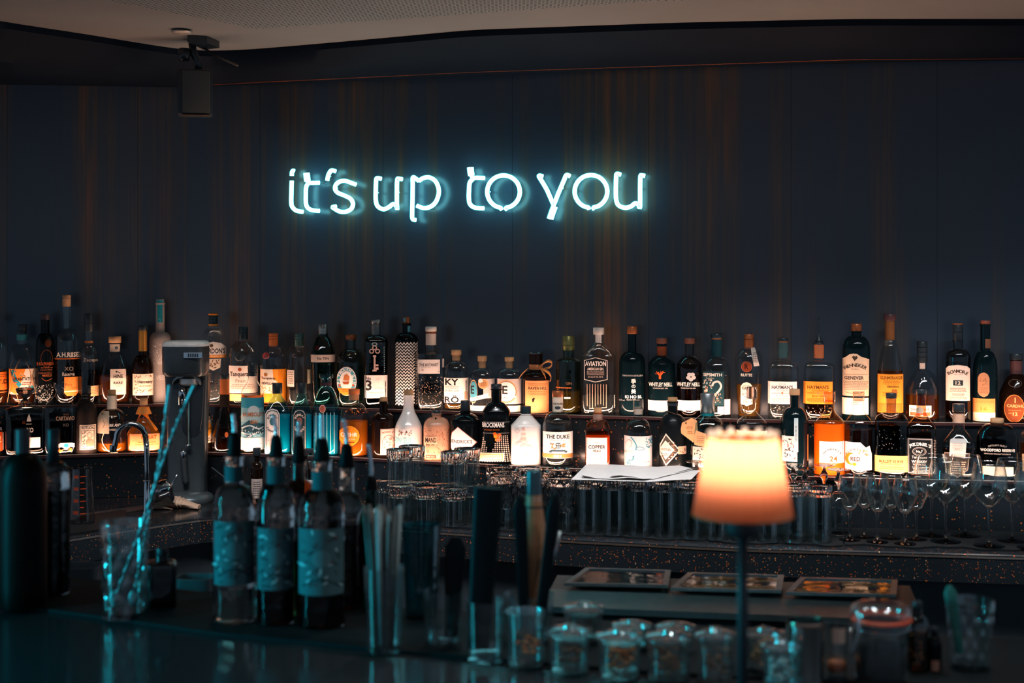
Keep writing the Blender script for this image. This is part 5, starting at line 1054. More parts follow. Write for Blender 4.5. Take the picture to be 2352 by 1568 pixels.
bm = lathe([(.006, mz(1055)), (.0085, mz(1050)), (.0085, mz(1036)), (.006, mz(1030))], 20, off=(mx(425), -.024, 0)); obj('cup_rest', bm, M_CHROME, r)
obj('handle', tube(catmull([(mx(425), -.022, mz(1048)), (mx(427), -.026, mz(1072)), (mx(432), -.03, mz(1108))], 4), .010, 12, radii=None), plain('101315', rough=.5), r)
# mixer cable
o = obj('power_cable', tube(catmull([onpath(486, dl(486)-.05, HC-.10), onpath(500, dl(500)-.045, HC-.085), onpath(520, dl(520)-.04, HC-.06), onpath(545, dl(545)-.03, HC-.004)], 6), .0032, 8), M_BLACK); tag(o, 'black power cable hanging down to the counter beside the mixer', 'cable')

# ------------------------------------------------------------ sink, tap, cloth, strainer
d = 4.28; s_ = F/d
r = empty('gooseneck_tap', (X(338, d), d, EYE-HC)); tag(r, 'chrome gooseneck tap arching over the left sink', 'tap')
def tz(y): return (HY+HC*s_-y)/s_
def tx(x): return (x-338)/s_
arc = [Vector((0, 0, .0)), Vector((0, 0, tz(1080))), Vector((tx(337), 0, tz(1030))), Vector((tx(334), 0, tz(1000)))]
for a in range(0, 181, 15): arc.append(Vector((tx(303)+math.cos(math.radians(a))*31/s_, -.02*math.sin(math.radians(a/2)), tz(1002)+math.sin(math.radians(a))*30/s_)))
arc.append(Vector((tx(268), -.022, tz(1022)))); arc.append(Vector((tx(264), -.022, tz(1034))))
obj('spout', tube(arc, .0085, 16), M_CHROME, r)
obj('collar', lathe([(.014, 0), (.014, .008), (.011, .012), (.0098, .10), (.0125, .101), (.0125, .104), (.0095, .105)], 24), M_CHROME, r, angle=40)
obj('nozzle', lathe([(.0098, tz(1036)), (.0105, tz(1034)), (.0105, tz(1020))], 20, off=(tx(264.5), -.022, 0)), M_CHROME, r, angle=40)
# sink lip on the counter
bm = bmesh.new(); A = [pt(170, 1185, HC*F/(1185-HY)), pt(330, 1163, HC*F/(1163-HY)), pt(330, 1172, HC*F/(1172-HY)), pt(210, 1192, HC*F/(1192-HY))]
f = bm.faces.new([bm.verts.new(a+Vector((0, 0, .0008))) for a in A]); g = bmesh.ops.extrude_face_region(bm, geom=[f]); bmesh.ops.translate(bm, verts=[v for v in g['geom'] if isinstance(v, bmesh.types.BMVert)], vec=(0, 0, .004))
tag(obj('sink_rim', bm, plain('5a5f62', rough=.3, metal=.8), smooth=False), 'low dark steel sink rim set in the left counter beside the pint glass', 'sink')
# folded beige cloth
dC = HC*F/(1168-HY); rd = random.Random(4)
bm = bmesh.new(); R = []
for i in range(15):
    t = i/14; px = 350+t*108; hh = .036*(.62+.38*math.sin(PI*min(1, t*1.15+.12)))*(1-.45*smooth01((t-.72)/.28)); ww = .038*(1-.35*t)
    dd_ = dC+.035-t*.04; c0 = onpath(px, dd_, HC); 
    R.append([c0+Vector((0, ww*math.cos(a)*(1+.16*math.sin(3*a+t*9)), max(.0008, hh*(.5+.5*math.sin(a)*(1+.14*math.sin(5*a+t*14)))+ .001))) for a in [2*PI*k_/20 for k_ in range(20)]])
loft(bm, R); r = obj('bar_cloth', bm, plain('c9a48c', rough=.9, bump=.6, scale=220), angle=80); tag(r, 'rolled beige cotton bar cloth tied with a string at the counter edge', 'cloth')
for q in (.60, .66):
    k_ = int(q*14); cc = sum(R[k_], Vector())/20
    obj('tie_string', tube([cc+(p-cc)*1.06 for p in R[k_]], .0016, 6, closed=True), plain('e0c0a4', rough=.9), r)
bm = bmesh.new(); R = []
for i in range(9):
    t = i/8; px = 345+t*52; c0 = onpath(px, dC-.012, HC); hh = .014*math.sin(PI*(.15+.8*t)); ww = .014
    R.append([c0+Vector((0, ww*math.cos(a), max(.0008, hh*(.5+.5*math.sin(a)))+.0005)) for a in [2*PI*k_/14 for k_ in range(14)]])
loft(bm, R); obj('under_fold', bm, plain('b8937c', rough=.9, bump=.6, scale=220), r, angle=80)
# tilted chrome jug with spoon handle
d = 4.36; p0 = pt(366, 1128, d)
M_ = Matrix.Translation(p0) @ Matrix.Rotation(math.radians(72), 4, 'Y')
r = empty('cocktail_strainer', p0); tag(r, 'small chrome jug lying tilted against the mixer with a thin handle sticking up', 'jug')
bm = lathe([(.024, -.028), (.030, -.02), (.030, .02), (.027, .034), (.012, .040)], 28)
bmesh.ops.transform(bm, matrix=Matrix.Rotation(math.radians(68), 4, 'Y'), verts=bm.verts); obj('jug_body', bm, M_CHROME, r, angle=40)
bm = lathe([(.008, -.003), (.022, -.001), (.024, .002), (.010, .006)], 28)
bmesh.ops.transform(bm, matrix=Matrix.Translation((.037, 0, -.012)) @ Matrix.Rotation(math.radians(72), 4, 'Y'), verts=bm.verts); obj('rim_disc', bm, M_CHROME, r, angle=40)
obj('handle', tube([(.028, -.01, .0), (.045, -.012, .03), (.058, -.014, .054)], .0022, 8), M_CHROME, r)
# small dark bottles and bitters on the counter behind the front bottles
for px, py, top, hb, mk, lab in ((590, 1150, 1028, 14, 1, 'small dark bitters bottle with pale label between the front pour bottles'), (700, 1150, 1030, 15, 0, 'small dark bitters bottle behind the tall pour bottles, no label visible')):
    d = dc(px)+.14
    bottle('bitters_bottle', lab, 'bottle', px, d, HC, top, hb, 6, (1060, 1080), cap=(1046, 9, CAPD), glass=G_DBR, marks=[[paper(578, 602, 1098, 1142, 'b8a49c'), ('f', 581, 599, 1104, 1138, 5, '4a4040')]] if mk else [])
bottle('bitters_bottle', 'small clear bottle with a white label right behind the third pour bottle', 'bottle', 712, dc(712)+.05, HC, 1030, 13, 7, (1055, 1070), cap=(1040, 8, CAPD), marks=[[paper(700, 722, 1100, 1160, 'd8d0cc')]])

# ------------------------------------------------------------ neon sign
def nz(x, y): return 630+x/2.6133, 340+y/2.6133
root_px = 1080; dN = dwall(root_px)-.055
root = empty('neon_sign', onpath(root_px, dN, -.07)); tag(root, "glowing white cyan neon tube sign reading it's up to you on the dark wall", 'neon sign')
org = onpath(root_px, dN, -.07)
NEON = emit('86f2ff', 15.0); GLOW = None
def neon_sleeve():
    t = NT('neon_glow_sleeve')
    e_ = t.n('ShaderNodeEmission', {'Color': lin('1fd0dc'), 'Strength': .75}); tr = t.n('ShaderNodeBsdfTransparent', {'Color': (1, 1, 1, 1)})  # cyan emission added to draw the glow fringe around the tubes
    return t.done(t.n('ShaderNodeMixShader', {0: .55, 1: tr, 2: e_}))
SLV = neon_sleeve(); BULB = emit('e8fbff', 4.0)
def npt(x, y, gap=.0):
    px, py = nz(x, y); d = dwall(px)-.045+gap; return pt(px, py, d)-org
def arcpts(cx, cy, rx, ry, a0, a1, n=26): return [(cx+rx*math.cos(math.radians(a0+(a1-a0)*i/n)), cy+ry*math.sin(math.radians(a0+(a1-a0)*i/n))) for i in range(n+1)]
letters = [
 ('letter_i', [[(120, 137), (112, 136), (106, 146), (105, 166)], [(105, 196), (103, 260), (102, 320), (106, 348), (124, 370), (148, 379), (172, 382)]]),
 ('letter_t', [[(193, 150), (196, 175), (199, 198)], [(196, 196), (206, 206), (222, 209), (270, 208)], [(206, 210), (192, 232), (189, 280), (190, 330), (200, 357), (226, 372), (270, 377)]]),
 ('apostrophe', [[(368, 139), (344, 134), (330, 150), (322, 172), (318, 196)]]),
 ('letter_s', [[(490, 219), (460, 208), (428, 197), (395, 200), (370, 220), (365, 246), (382, 268), (420, 284), (455, 302), (472, 330), (464, 362), (432, 381), (395, 381), (362, 364), (350, 354), (372, 350)]]),
 ('letter_u', [[(642, 184), (616, 181), (611, 200), (609, 260), (610, 318), (622, 350), (655, 367), (688, 354), (712, 336), (730, 346), (738, 366), (736, 330), (736, 260), (738, 190), (748, 184), (768, 187)]]),
 ('letter_p', [[(850, 431), (830, 424), (828, 380), (830, 300), (831, 220), (832, 176), (850, 184), (868, 197)], [(868, 197), (895, 180), (930, 176), (965, 196), (985, 236), (986, 280), (966, 328), (930, 355), (892, 359), (856, 345)]]),
 ('letter_t', [[(1177, 116), (1179, 140), (1183, 164)], [(1182, 164), (1196, 178), (1220, 178), (1262, 180)], [(1194, 184), (1174, 206), (1169, 250), (1168, 300), (1174, 334), (1196, 354), (1226, 360), (1258, 361)]]),
 ('letter_o', [[(1366, 370)]+arcpts(1376, 262, 98, 98, 101, 441)+[(1398, 370)]]),
 ('letter_y', [[(1612, 170), (1588, 166), (1604, 195), (1636, 250), (1668, 322), (1676, 340)], [(1775, 169), (1754, 162), (1738, 195), (1706, 270), (1682, 330), (1664, 376), (1648, 424)], [(1682, 350), (1668, 388), (1656, 424)]]),
 ('letter_o', [[(1890, 368)]+arcpts(1901, 260, 98, 98, 100, 441)+[(1922, 368)]]),
 ('letter_u', [[(2080, 160), (2056, 155), (2052, 180), (2050, 250), (2052, 306), (2066, 342), (2104, 358), (2140, 350), (2165, 332), (2184, 338), (2194, 358), (2196, 320), (2196, 240), (2198, 170), (2206, 164), (2224, 167)]])]
for nm, strokes in letters:
    bm = bmesh.new(); bs = bmesh.new()
    for st in strokes:
        P = catmull([npt(*p) for p in st], 5)
        th = 1.55 if (len(st) == 3 and nm in ('letter_t', 'letter_y') and st[0][1] not in (206,)) else 1.0
        tube(P, .0068*th, 10, bm=bm); tube([p for p in P], .0068*th+.0018, 12, bm=bs)
    lt = obj(nm, bm, NEON, root); obj('glow_sleeve', bs, SLV, lt)
bm = bmesh.new()
for x, y in ((107, 322), (200, 316), (338, 170), (380, 240), (476, 356), (625, 268), (750, 266), (842, 284), (925, 186), (925, 362), (1175, 297), (1297, 262), (1476, 262), (1632, 242), (1735, 240), (1816, 255), (2000, 252), (2056, 242), (2205, 242), (236, 218), (1203, 172), (1380, 360), (1905, 358), (655, 372), (2105, 362)):
    p = npt(x, y, .006); q = npt(x, y, .0445); tube([p, q], .0026, 8, bm=bm); 
obj('glass_standoff', bm, plain('cfe0e2', rough=.2), root)
obj('joining_wire', tube(catmull([npt(270, 210, .02), npt(285, 216, .03), npt(302, 208, .02), npt(318, 198, .004)], 4), .0012, 6), M_BLACK, root)

# ------------------------------------------------------------ loudspeaker in the corner
d = 4.55; s_ = F/d; p = pt(448, 262, d)
r = empty('wall_speaker', p, math.radians(12)); tag(r, 'dark loudspeaker hanging in the room corner under the ceiling', 'speaker')
bm = bmesh.new(); box(bm, -.055, .055, 0, .10, 0, .145, bev=.006); obj('cabinet', bm, plain('1c2126', rough=.5), r, angle=40)
bm = bmesh.new(); box(bm, -.040, .047, -.006, .001, .004, .139, bev=.003); obj('grille', bm, plain('4a4c49', rough=.7, bump=.5, scale=400), r, angle=40)
bm = bmesh.new(); box(bm, -.04, .045, -.004, .01, -.005, -.001, bev=.001); obj('foot_strip', bm, plain('7a5a48', rough=.3, metal=.7), r)
obj('swivel_bracket', tube([(.01, .05, .145), (.01, .05, .175), (-.005, .05, .20), (-.01, .05, .235)], .012, 12), M_BLACK, r)
bm = lathe([(.016, -.02), (.02, 0), (.016, .02)], 20, off=(-.035, .04, .195)); obj('ball_joint', bm, M_BLACK, r)
r2 = empty('ceiling_mount', pt(466, 122, 4.62)); tag(r2, 'dark flat mounting plate with rod at the ceiling above the loudspeaker', 'bracket')
top = (EYE+.755)-r2.location.z
bm = bmesh.new(); vs = [pt(430, 106, 4.50), pt(476, 100, 4.52), pt(504, 111, 4.62), pt(468, 120, 4.66)]
f = bm.faces.new([bm.verts.new((v.x-r2.location.x, v.y-r2.location.y, top-.0225)) for v in vs]); g = bmesh.ops.extrude_face_region(bm, geom=[f]); bmesh.ops.translate(bm, verts=[v for v in g['geom'] if isinstance(v, bmesh.types.BMVert)], vec=(0, 0, .021))
obj('plate', bm, M_BLACK, r2, smooth=False)
obj('rod', tube([Vector((0, 0, top-.02)), pt(500, 132, 4.6)-r2.location, pt(546, 150, 4.5)-r2.location], .0035, 8), plain('6a6058', rough=.3, metal=.8), r2)
# ------------------------------------------------------------ front bar
root = empty('front_bar', (0, 0, 0)); tag(root, 'dark glossy bar counter running across the foreground', 'bar counter')
def bt(px):
    f_, k_ = 1.15, dbar(px)+.29
    return [onpath(px, f_, HB+.05), onpath(px, f_, HB), onpath(px, k_, HB), onpath(px, k_, HB+.05)]
obj('bar_top', sweep(-450, 3050, 40, bt), plain('2e2a2b', rough=.14, coat=0, spec=.1, var=.02), root, smooth=False)
def bb(px):
    f_, k_ = 1.22, dbar(px)+.22
    return [onpath(px, f_, EYE-.001), onpath(px, f_, HB+.051), onpath(px, k_, HB+.051), onpath(px, k_, EYE-.001)]
obj('bar_body', sweep(-450, 3050, 40, bb), plain('14181b', rough=.5), root, smooth=False)
def rail(px):
    a = dbar(px); return [onpath(px, a-.004, HB-.0005), onpath(px, a-.004, HB-.0060), onpath(px, a+.26, HB-.0060), onpath(px, a+.26, HB-.0005)]
tag(obj('service_mat', sweep(-500, 2800, 30, rail), M_RUBBER, smooth=False), 'long black rubber service mat along the bar under bottles and jars', 'bar mat')
HM = HB-.006
def dB(py): return HM*F/(py-HY)

# ice station with three lidded inserts
HS = .65
r = empty('ice_station', (0, 0, 0)); tag(r, 'stainless steel ice and garnish station behind the bar', 'bar station')
def gp(x, y, h): d = h*F/(y-HY); return Vector((X(x, d), d, EYE-h))
def slab(pts, h0, h1, name, mt, parent=None, **k):
    bm = bmesh.new(); a = [bm.verts.new((p.x, p.y, EYE-h0)) for p in pts]; b = [bm.verts.new((p.x, p.y, EYE-h1)) for p in pts]; n = len(pts)
    bm.faces.new(a); bm.faces.new(b)
    for i in range(n): bm.faces.new((a[i], a[(i+1) % n], b[(i+1) % n], b[i]))
    return obj(name, bm, mt, parent, smooth=False, **k)
A, B_, C_, D_ = gp(1255, 1392, HS), gp(2090, 1424, HS), gp(2110, 1388, HS), gp(1262, 1352, HS)
slab([A, B_, C_, D_], HS, HS+.012, 'front_ledge', plain('7f8f90', rough=.4, metal=.7), r)
E_, F_ = gp(1280, 1316, HS), gp(2090, 1340, HS)
slab([D_, C_, F_, E_], HS+.004, HS+.016, 'insert_rim', plain('5a6466', rough=.4, metal=.8), r)
slab([A+Vector((0, .02, 0)), B_+Vector((0, .02, 0)), F_, E_], HS+.0165, HS+.40, 'station_body', plain('2a3033', rough=.45, metal=.4), r)
for i, (xa, xb, ya, yb, fx, fy) in enumerate(((1296, 1535, 1345, 1350, 1345, 1309), (1540, 1795, 1356, 1362, 1580, 1320), (1805, 2058, 1366, 1372, 1838, 1331))):
    h = HS-.006
    q = [gp(xa, ya, h), gp(xb, yb, h), gp(xb+6 if i < 2 else xb+4, fy+6, h), gp(fx, fy, h)]
    lr = empty('insert_lid', q[0]); tag(lr, 'clear lidded garnish insert on the steel station, ' + ['left one with empty tray', 'middle one, behind the lamp pole', 'right one with orange garnish'][i], 'container', 'lidded garnish inserts on the ice station')
    bm = bmesh.new()
    pr = []
    for (u, v) in ((0, 0), (1, 0), (1, 1), (0, 1)): pr.append(q[(0, 1, 2, 3)[[(0, 0), (1, 0), (1, 1), (0, 1)].index((u, v))]]-q[0])
    c = sum(pr, Vector())/4
    inn = [c+(p-c)*.88 for p in pr]
    for k_ in range(4):
        a, b, c2, d2 = pr[k_], pr[(k_+1) % 4], inn[(k_+1) % 4], inn[k_]
        v = [bm.verts.new(p+Vector((0, 0, z))) for z in (0, .006) for p in (a, b, c2, d2)]
        for fq in ((0, 3, 2, 1), (4, 5, 6, 7), (0, 1, 5, 4), (1, 2, 6, 5), (2, 3, 7, 6), (3, 0, 4, 7)): bm.faces.new([v[w] for w in fq])
    obj('lid_frame', bm, plain('a8b0b0', rough=.3, metal=.6), lr, smooth=False)
    bm = bmesh.new(); v = [bm.verts.new(p+Vector((0, 0, .003))) for p in inn]; bm.faces.new(v); obj('lid_pane', bm, M_CLEAR, lr, smooth=False)
    bm = bmesh.new(); v = [bm.verts.new(c+(p-c)*.86+Vector((0, 0, -.004+.0))) for p in pr]; bm.faces.new(v)
    g = bmesh.ops.extrude_face_region(bm, geom=bm.faces[:]); bmesh.ops.translate(bm, verts=[w for w in g['geom'] if isinstance(w, bmesh.types.BMVert)], vec=(0, 0, .002)); obj('tray', bm, plain('14181a', rough=.3), lr, smooth=False)
    if i:
        bm = bmesh.new(); rd = random.Random(i)
        for k_ in range(70):
            u, v_ = rd.random()**.8, rd.choice((.2, .75))+rd.uniform(-.14, .14); a = inn[0].lerp(inn[1], u); b = inn[3].lerp(inn[2], u); p_ = a.lerp(b, v_)
            m = Matrix.Translation(p_+Vector((0, 0, .001))) @ Matrix.Rotation(rd.uniform(-.5, .5), 4, 'Z')
            box(bm, -.012, .012, -.003, .003, 0, .003, M=m)
        gs = obj('orange_garnish', bm, plain('e08a4c', rough=.3, coat=.5), lr, smooth=False); gs['kind'] = 'stuff'
# perforated steel bins at the far side of the bar, left
for px0, px1, yt, yb, d, lab in ((136, 232, 1297, 1352, 2.90, 'perforated steel bin behind the bar, left of the cut mixing glass'), (408, 492, 1323, 1390, 2.68, 'perforated steel bin behind the bar, beside the first pour bottle')):
    s_ = F/d; w = (px1-px0)/s_; hgt = .105
    r = empty('steel_bin', pt((px0+px1)/2, yt, d)-Vector((0, 0, hgt))); tag(r, lab, 'container', 'perforated steel bins')
    bm = bmesh.new(); R = []
    for z, k_ in ((0, .9), (hgt-.004, 1.0), (hgt-.004, 1.05), (hgt, 1.05), (hgt, .97), (.004, .86)):
        R.append([Vector((x, y, z)) for x, y in ring(w/2*k_, 5, .8, 40)])
    loft(bm, R); obj('bin_wall', bm, plain('8e9496', rough=.45, metal=.3), r, angle=40)
    bm = bmesh.new(); yy = -w/2*.8
    for a in range(9):
        for b in range(5): bm2 = lathe([(.0024, 0), (.0024, .0012)], 8, bm=bm, off=(.0, 0, 0)) if False else None; box(bm, -w*.36+a*.0066+w*.30, -w*.36+a*.0066+.0036+w*.30, yy*1.0-.0012, yy*1.0+.002, hgt*.32+b*.011, hgt*.32+b*.011+.0045)
    pf = obj('perforations', bm, plain('0c0e10'), r, smooth=False)
# shelf these stand on: low speed rail
r = empty('speed_rail', (0, 0, 0)); tag(r, 'low dark steel work shelf behind the left part of the bar', 'shelf')
ps = [Vector((-1.6, 2.70, 0)), Vector((-.12, 2.52, 0)), Vector((-.10, 2.90, 0)), Vector((-1.6, 3.02, 0))]
hh = HY; zt1 = pt(184, 1297, 2.90).z-.105; slab([Vector((-1.15, 2.82, 0)), Vector((-.75, 2.82, 0)), Vector((-.75, 3.02, 0)), Vector((-1.15, 3.02, 0))], EYE-zt1+.001, EYE-zt1+.02, 'left_board', plain('2a2f32', rough=.4, metal=.6), r)
zt2 = pt(450, 1323, 2.68).z-.105; slab([Vector((-.74, 2.60, 0)), Vector((-.20, 2.58, 0)), Vector((-.20, 2.80, 0)), Vector((-.74, 2.80, 0))], EYE-zt2+.001, EYE-zt2+.02, 'right_board', plain('2a2f32', rough=.4, metal=.6), r)
bm = bmesh.new()
for x, y, z in ((-1.1, 2.95, zt1-.02), (-.80, 2.95, zt1-.02), (-.70, 2.72, zt2-.02), (-.25, 2.72, zt2-.02)): box(bm, x-.015, x+.015, y-.015, y+.015, 0, z)
obj('support_frame', bm, plain('2a2f32', rough=.4, metal=.6), r, smooth=False)

# ------------------------------------------------------------ pour bottles on the bar
def FB(name, label, cx, ybase, top, hb, hn, ys, cork, spout, marks=(), group=None, **k):
    d = dB(ybase)+hb/(F/2.3)*k.get('a', 1.0)*0
    s = F/d
    r = bottle(name, label, 'bottle', cx, d, HM, top, hb, hn, ys, cap=None, marks=marks, **k)
    base = HY+HM*s; Z = lambda y: (base-y)/s
    if cork:
        y0, y1, w = cork
        pr = obj('pourer', lathe([(w*1.0/s, Z(y1)), (w*1.05/s, Z(y1-6)), (w*.95/s, Z((y0+y1)/2)), (w*.75/s, Z(y0+8)), (w*.45/s, Z(y0))], 20), plain('0c0f11', rough=.5, spec=.1), r)
        sx, sy = spout
        obj('spout', tube(catmull([(0, 0, Z(y0+2)), (0, 0, Z(y0-12)), (((sx-cx)*.4)/s, 0, Z((y0+sy)/2-4)), ((sx-cx)/s, 0, Z(sy))], 4), .0036, 10, radii=None), M_CHROME, pr)
    return r
GLB = solid_glass('eef2f0', ior=1.40, ripple=.5)
GJ = shell_glass('eef6f6', rough=.12, low=.20)
LABT = '4c686c'
def art(x0, x1, y0, y1, sd):
    return [('r', x0, x1, y0, y1, LABT), ('s', x0+4, x1-4, y0+6, y1-6, 46, ['33484c', '9fb8ba', '4a6064', '58484a'], 12), ('e', (x0+x1)/2, (y0+y1)/2-8, (x1-x0)*.22, 20, '5c7a7e'), ('c', [(x0+8, y1-20), ((x0+x1)/2, y1-38), (x1-8, y1-18)], 4, '2f4448')]
FB('pour_bottle', 'clear spirit bottle with metal pourer, first from the left of the front group', 538, 1423, 1046, 49, 21, (1112, 1178), (992, 1048, 16), (535, 950), glass=GLB, liq=(1345, LQ_CL), marks=[art(494, 582, 1190, 1334, 1), ['neck_label', ('r', 518, 557, 1068, 1104, '35585e')]], lip=True)
FB('pour_bottle', 'spirit bottle with metal pourer and dark floral label, second in the front group', 634, 1428, 1046, 44, 21, (1108, 1176), (998, 1050, 16), (628, 952), glass=GLB, liq=(1240, LQ_DK), marks=[art(594, 674, 1206, 1346, 2), ['neck_label', ('r', 615, 654, 1068, 1108, '35585e')]])
FB('pour_bottle', 'spirit bottle with metal pourer and bright teal lit label, largest of the front group', 739, 1434, 1056, 54, 23, (1122, 1186), (1005, 1058, 19), (738, 950), glass=GLB, liq=(1240, LQ_DK), marks=[art(688, 788, 1206, 1356, 3), ['neck_label', ('r', 718, 760, 1080, 1122, '35585e')]])
FB('pour_bottle', 'brown glass bottle with dark pourer standing behind the second and third', 686, 1392, 1060, 38, 15, (1100, 1150), (1000, 1062, 15), (686, 966), glass=G_AMB, liq=(1170, LQ_DK))
FB('pour_bottle', 'clear bottle with dark pourer standing behind the largest front bottle', 796, 1395, 1072, 40, 17, (1130, 1190), (1018, 1074, 17), (789, 960), glass=GLB, liq=(1200, LQ_DK), marks=[['r', 0, 0, 0, 0, '0']][:0])
FB('pour_bottle', 'green glass bottle with slim pourer behind the straw glass', 853, 1392, 1122, 40, 14, (1160, 1196), (1092, 1126, 14), (846, 1018), glass=shell_glass('4f9a78'), liq=(1210, LQ_GRN))
# dark cluster at the left edge
bottle('dark_bottle', 'large dark bottle with round bronze shoulders at the left edge of the bar', 'bottle', 52, dB(1392), HM, 985, 54, 17, (1040, 1110), cap=(1042, 17, CAPD), glass=plain('110d0b', rough=.4, spec=.1))
bottle('decanter', 'clear globe shouldered bottle with dark stopper beside the large dark bottle', 'bottle', 122, dB(1362), HM, 985, 37, 13, (1058, 1100), cap=(1060, 14, CAPD), glass=GLB, liq=(1122, liquor('120a08', .05)), capname='stopper')
FB('pour_bottle', 'clear bottle with pourer cut by the left edge of the picture', -42, 1388, 1010, 40, 15, (1060, 1120), (960, 1012, 14), (-40, 930), glass=GLB, liq=(1150, LQ_BK))
bottle('bitters_decanter', 'small dark square bitters bottle beside the cut mixing glass', 'bottle', 372, dB(1390), HM, 1258, 33, 14, (1286, 1296), cap=(1276, 13, CAPD), glass=shell_glass('8a8f8c', low=.08), n=5, liq=(1304, LQ_BK))

# ------------------------------------------------------------ cut mixing glass and bar spoons
def open_glass(name, label, cx, ybase, ytop, hbot, htop, cut=None, mt=None, wall=.0022, cat='glass', group=None):
    d = dB(ybase); s = F/d; H = (HY+HM*s-ytop)/s; r0, r1 = hbot/s, htop/s; seg = 72; N = 26
    root = empty(name, (X(cx, d), d, EYE-HM)); tag(root, label, cat, group)
    bm = bmesh.new(); out = []
    for i in range(N+1):
        u = i/N; z = H*u; r = r0+(r1-r0)*u; ring_ = []
        for j in range(seg):
            th = 2*PI*j/seg; rr = r
            if cut and u < .82:
                a = abs(math.sin(cut*th+u*9)); b = abs(math.sin(cut*th-u*9)); rr = r*(1-.07*(1-min(a, b)))
            ring_.append(Vector((rr*math.cos(th), rr*math.sin(th), z)))
        out.append(ring_)
    inn = [[Vector(((r0+(r1-r0)*u-wall-(.003 if cut and u < .82 else 0))*math.cos(2*PI*j/seg), (r0+(r1-r0)*u-wall-(.003 if cut and u < .82 else 0))*math.sin(2*PI*j/seg), max(H*u, .009))) for j in range(seg)] for u in (1, .85, .8, .5, .2, .05)]
    loft(bm, [[v*.9 for v in []]]*0+out+inn, True, True)
    obj('glass_body', bm, mt or GL, root, angle=25)
    return root, d, s
r, d, s_ = open_glass('mixing_glass', 'diamond cut crystal mixing glass holding two twisted bar spoons', 286, 1414, 1197, 52, 56, cut=4)
def spoon(label, pts, r_=.0028):
    P = [pt(x, y, dd) for x, y, dd in pts]; root = empty('bar_spoon', P[0]); tag(root, label, 'bar spoon')
    a, b = P[0], P[-1]; bm = bmesh.new(); n = 170; L = b-a
    path = catmull(P, 60); n = len(path)
    rad = [r_*(1+.42*math.sin(i*2*PI/9)) if i < n*.86 else r_*1.25 for i in range(n)]
    obj('twisted_stem', tube([p-P[0] for p in path], r_, 10, radii=rad), plain('7f9496', rough=.38, metal=.7), root)
    bm = lathe([(.002, -.014), (.0075, -.006), (.0085, 0), (.006, .008), (.002, .014)], 16, a=.35, off=(0, 0, .005)); obj('spoon_bowl', bm, plain('7f9496', rough=.38, metal=.7), root)
dm = d
spoon('twisted bar spoon with teal sheen leaning right out of the cut mixing glass', [(262, 1380, dm+.01), (325, 1210, dm+.005), (392, 1010, dm-.01), (447, 884, dm-.02)])
spoon('second twisted bar spoon standing steeper out of the cut mixing glass', [(306, 1380, dm-.012), (332, 1240, dm-.002), (366, 1060, dm+.012), (390, 884, dm+.024)])

# ------------------------------------------------------------ straw glass, second glass, tool cups
r, d, s_ = open_glass('straw_glass', 'tall clear glass packed with paper straws', 882, 1492, 1300, 40, 46)
rd = random.Random(3); k = 0
for i in range(26):
    a = rd.uniform(0, 2*PI); q = math.sqrt(rd.random())*.8; bx, by = q*26*math.cos(a)/s_, q*26*math.sin(a)/s_
    fan = 1.55+rd.uniform(-.1, .35); tx_, ty_ = bx*fan*1.35-.002, by*fan
    L = .196+rd.uniform(-.008, .006); base = Vector((X(882, d), d, EYE-HM+.0105))
    P = [base+Vector((bx, by, 0)), base+Vector((tx_, ty_, L))]
    bm = tube(P, .0030, 10)
    o = obj('straw', bm, plain(['4c3a34', '6f5a50', '2a3538', '7f8f90'][i % 4], rough=.5)); tag(o, ['brown paper straw', 'beige paper straw', 'black paper straw', 'pale grey paper straw'][i % 4]+' in the tall straw glass', 'straw', ['brown', 'beige', 'black', 'pale grey'][i % 4]+' paper straws in the tall glass')
r, d, s_ = open_glass('straw_glass', 'teal tinted tall glass standing behind the straw glass', 968, 1418, 1203, 36, 45, mt=shell_glass('8fd0d4', low=.1), wall=.0018)
r, d, s_ = open_glass('tool_cup', 'round clear glass jug holding a dark bar tool, right of the straw glass', 1018, 1484, 1356, 42, 46)
dcup1 = d
def stick(name, label, a, b, w0, w1, dep, mt, cat, flat=.45, top_round=True, group=None):
    A_, B2 = a, b; root = empty(name, A_); tag(root, label, cat, group)
    L = (B2-A_); n = 10; zax = L.normalized(); xax = Vector((1, 0, 0)); xax = (xax-zax*xax.dot(zax)).normalized(); yax = zax.cross(xax)
    bm = bmesh.new(); R = []
    for i in range(n+1):
        t = i/n; w = w0+(w1-w0)*t
        if top_round and t > .9: w *= math.sqrt(max(.15, 1-((t-.9)/.1)**2))
        R.append([L*t+xax*x+yax*y for x, y in ring(w, 3, flat, 24)])
    loft(bm, R); obj('handle', bm, mt, root, angle=50)
    return root
HND = plain('0b1317', rough=.4, spec=.1)
stick('bar_tool', 'slim dark handled bar tool in the round glass jug', pt(1035, 1462, dcup1), pt(1048, 1232, dcup1+.01), .010, .017, 0, HND, 'bar tool')
r, d, s_ = open_glass('tool_cup', 'clear tumbler holding a wide dark paddle', 1115, 1513, 1377, 42, 45)
stick('citrus_press', 'wide dark handled paddle leaning in the clear tumbler', pt(1098, 1488, d-.0), pt(1122, 1120, d+.01), .016, .0215, 0, HND, 'bar tool', top_round=False)
r, d, s_ = open_glass('tool_cup', 'clear glass behind the first jar holding two knives and a brown bottle', 1214, 1476, 1362, 56, 58)
dk = d
b_ = bottle('sauce_bottle', 'tapered brown bottle with steel cap between two black handles', 'bottle', 1226, dk-.0, HM-.010, 1080, 33, 17, (1140, 1250), cap=(1138, 18, plain('4f6266', rough=.25, metal=.8), (1112,)), glass=plain('a06c48', rough=.45), sh='c', taper=20, neck=[(1138, 1160, 18.5, plain('d8a080', rough=.25, metal=.6), 'neck_ring'), (1160, 1165, 21, M_BLACK, 'wire_clasp')])
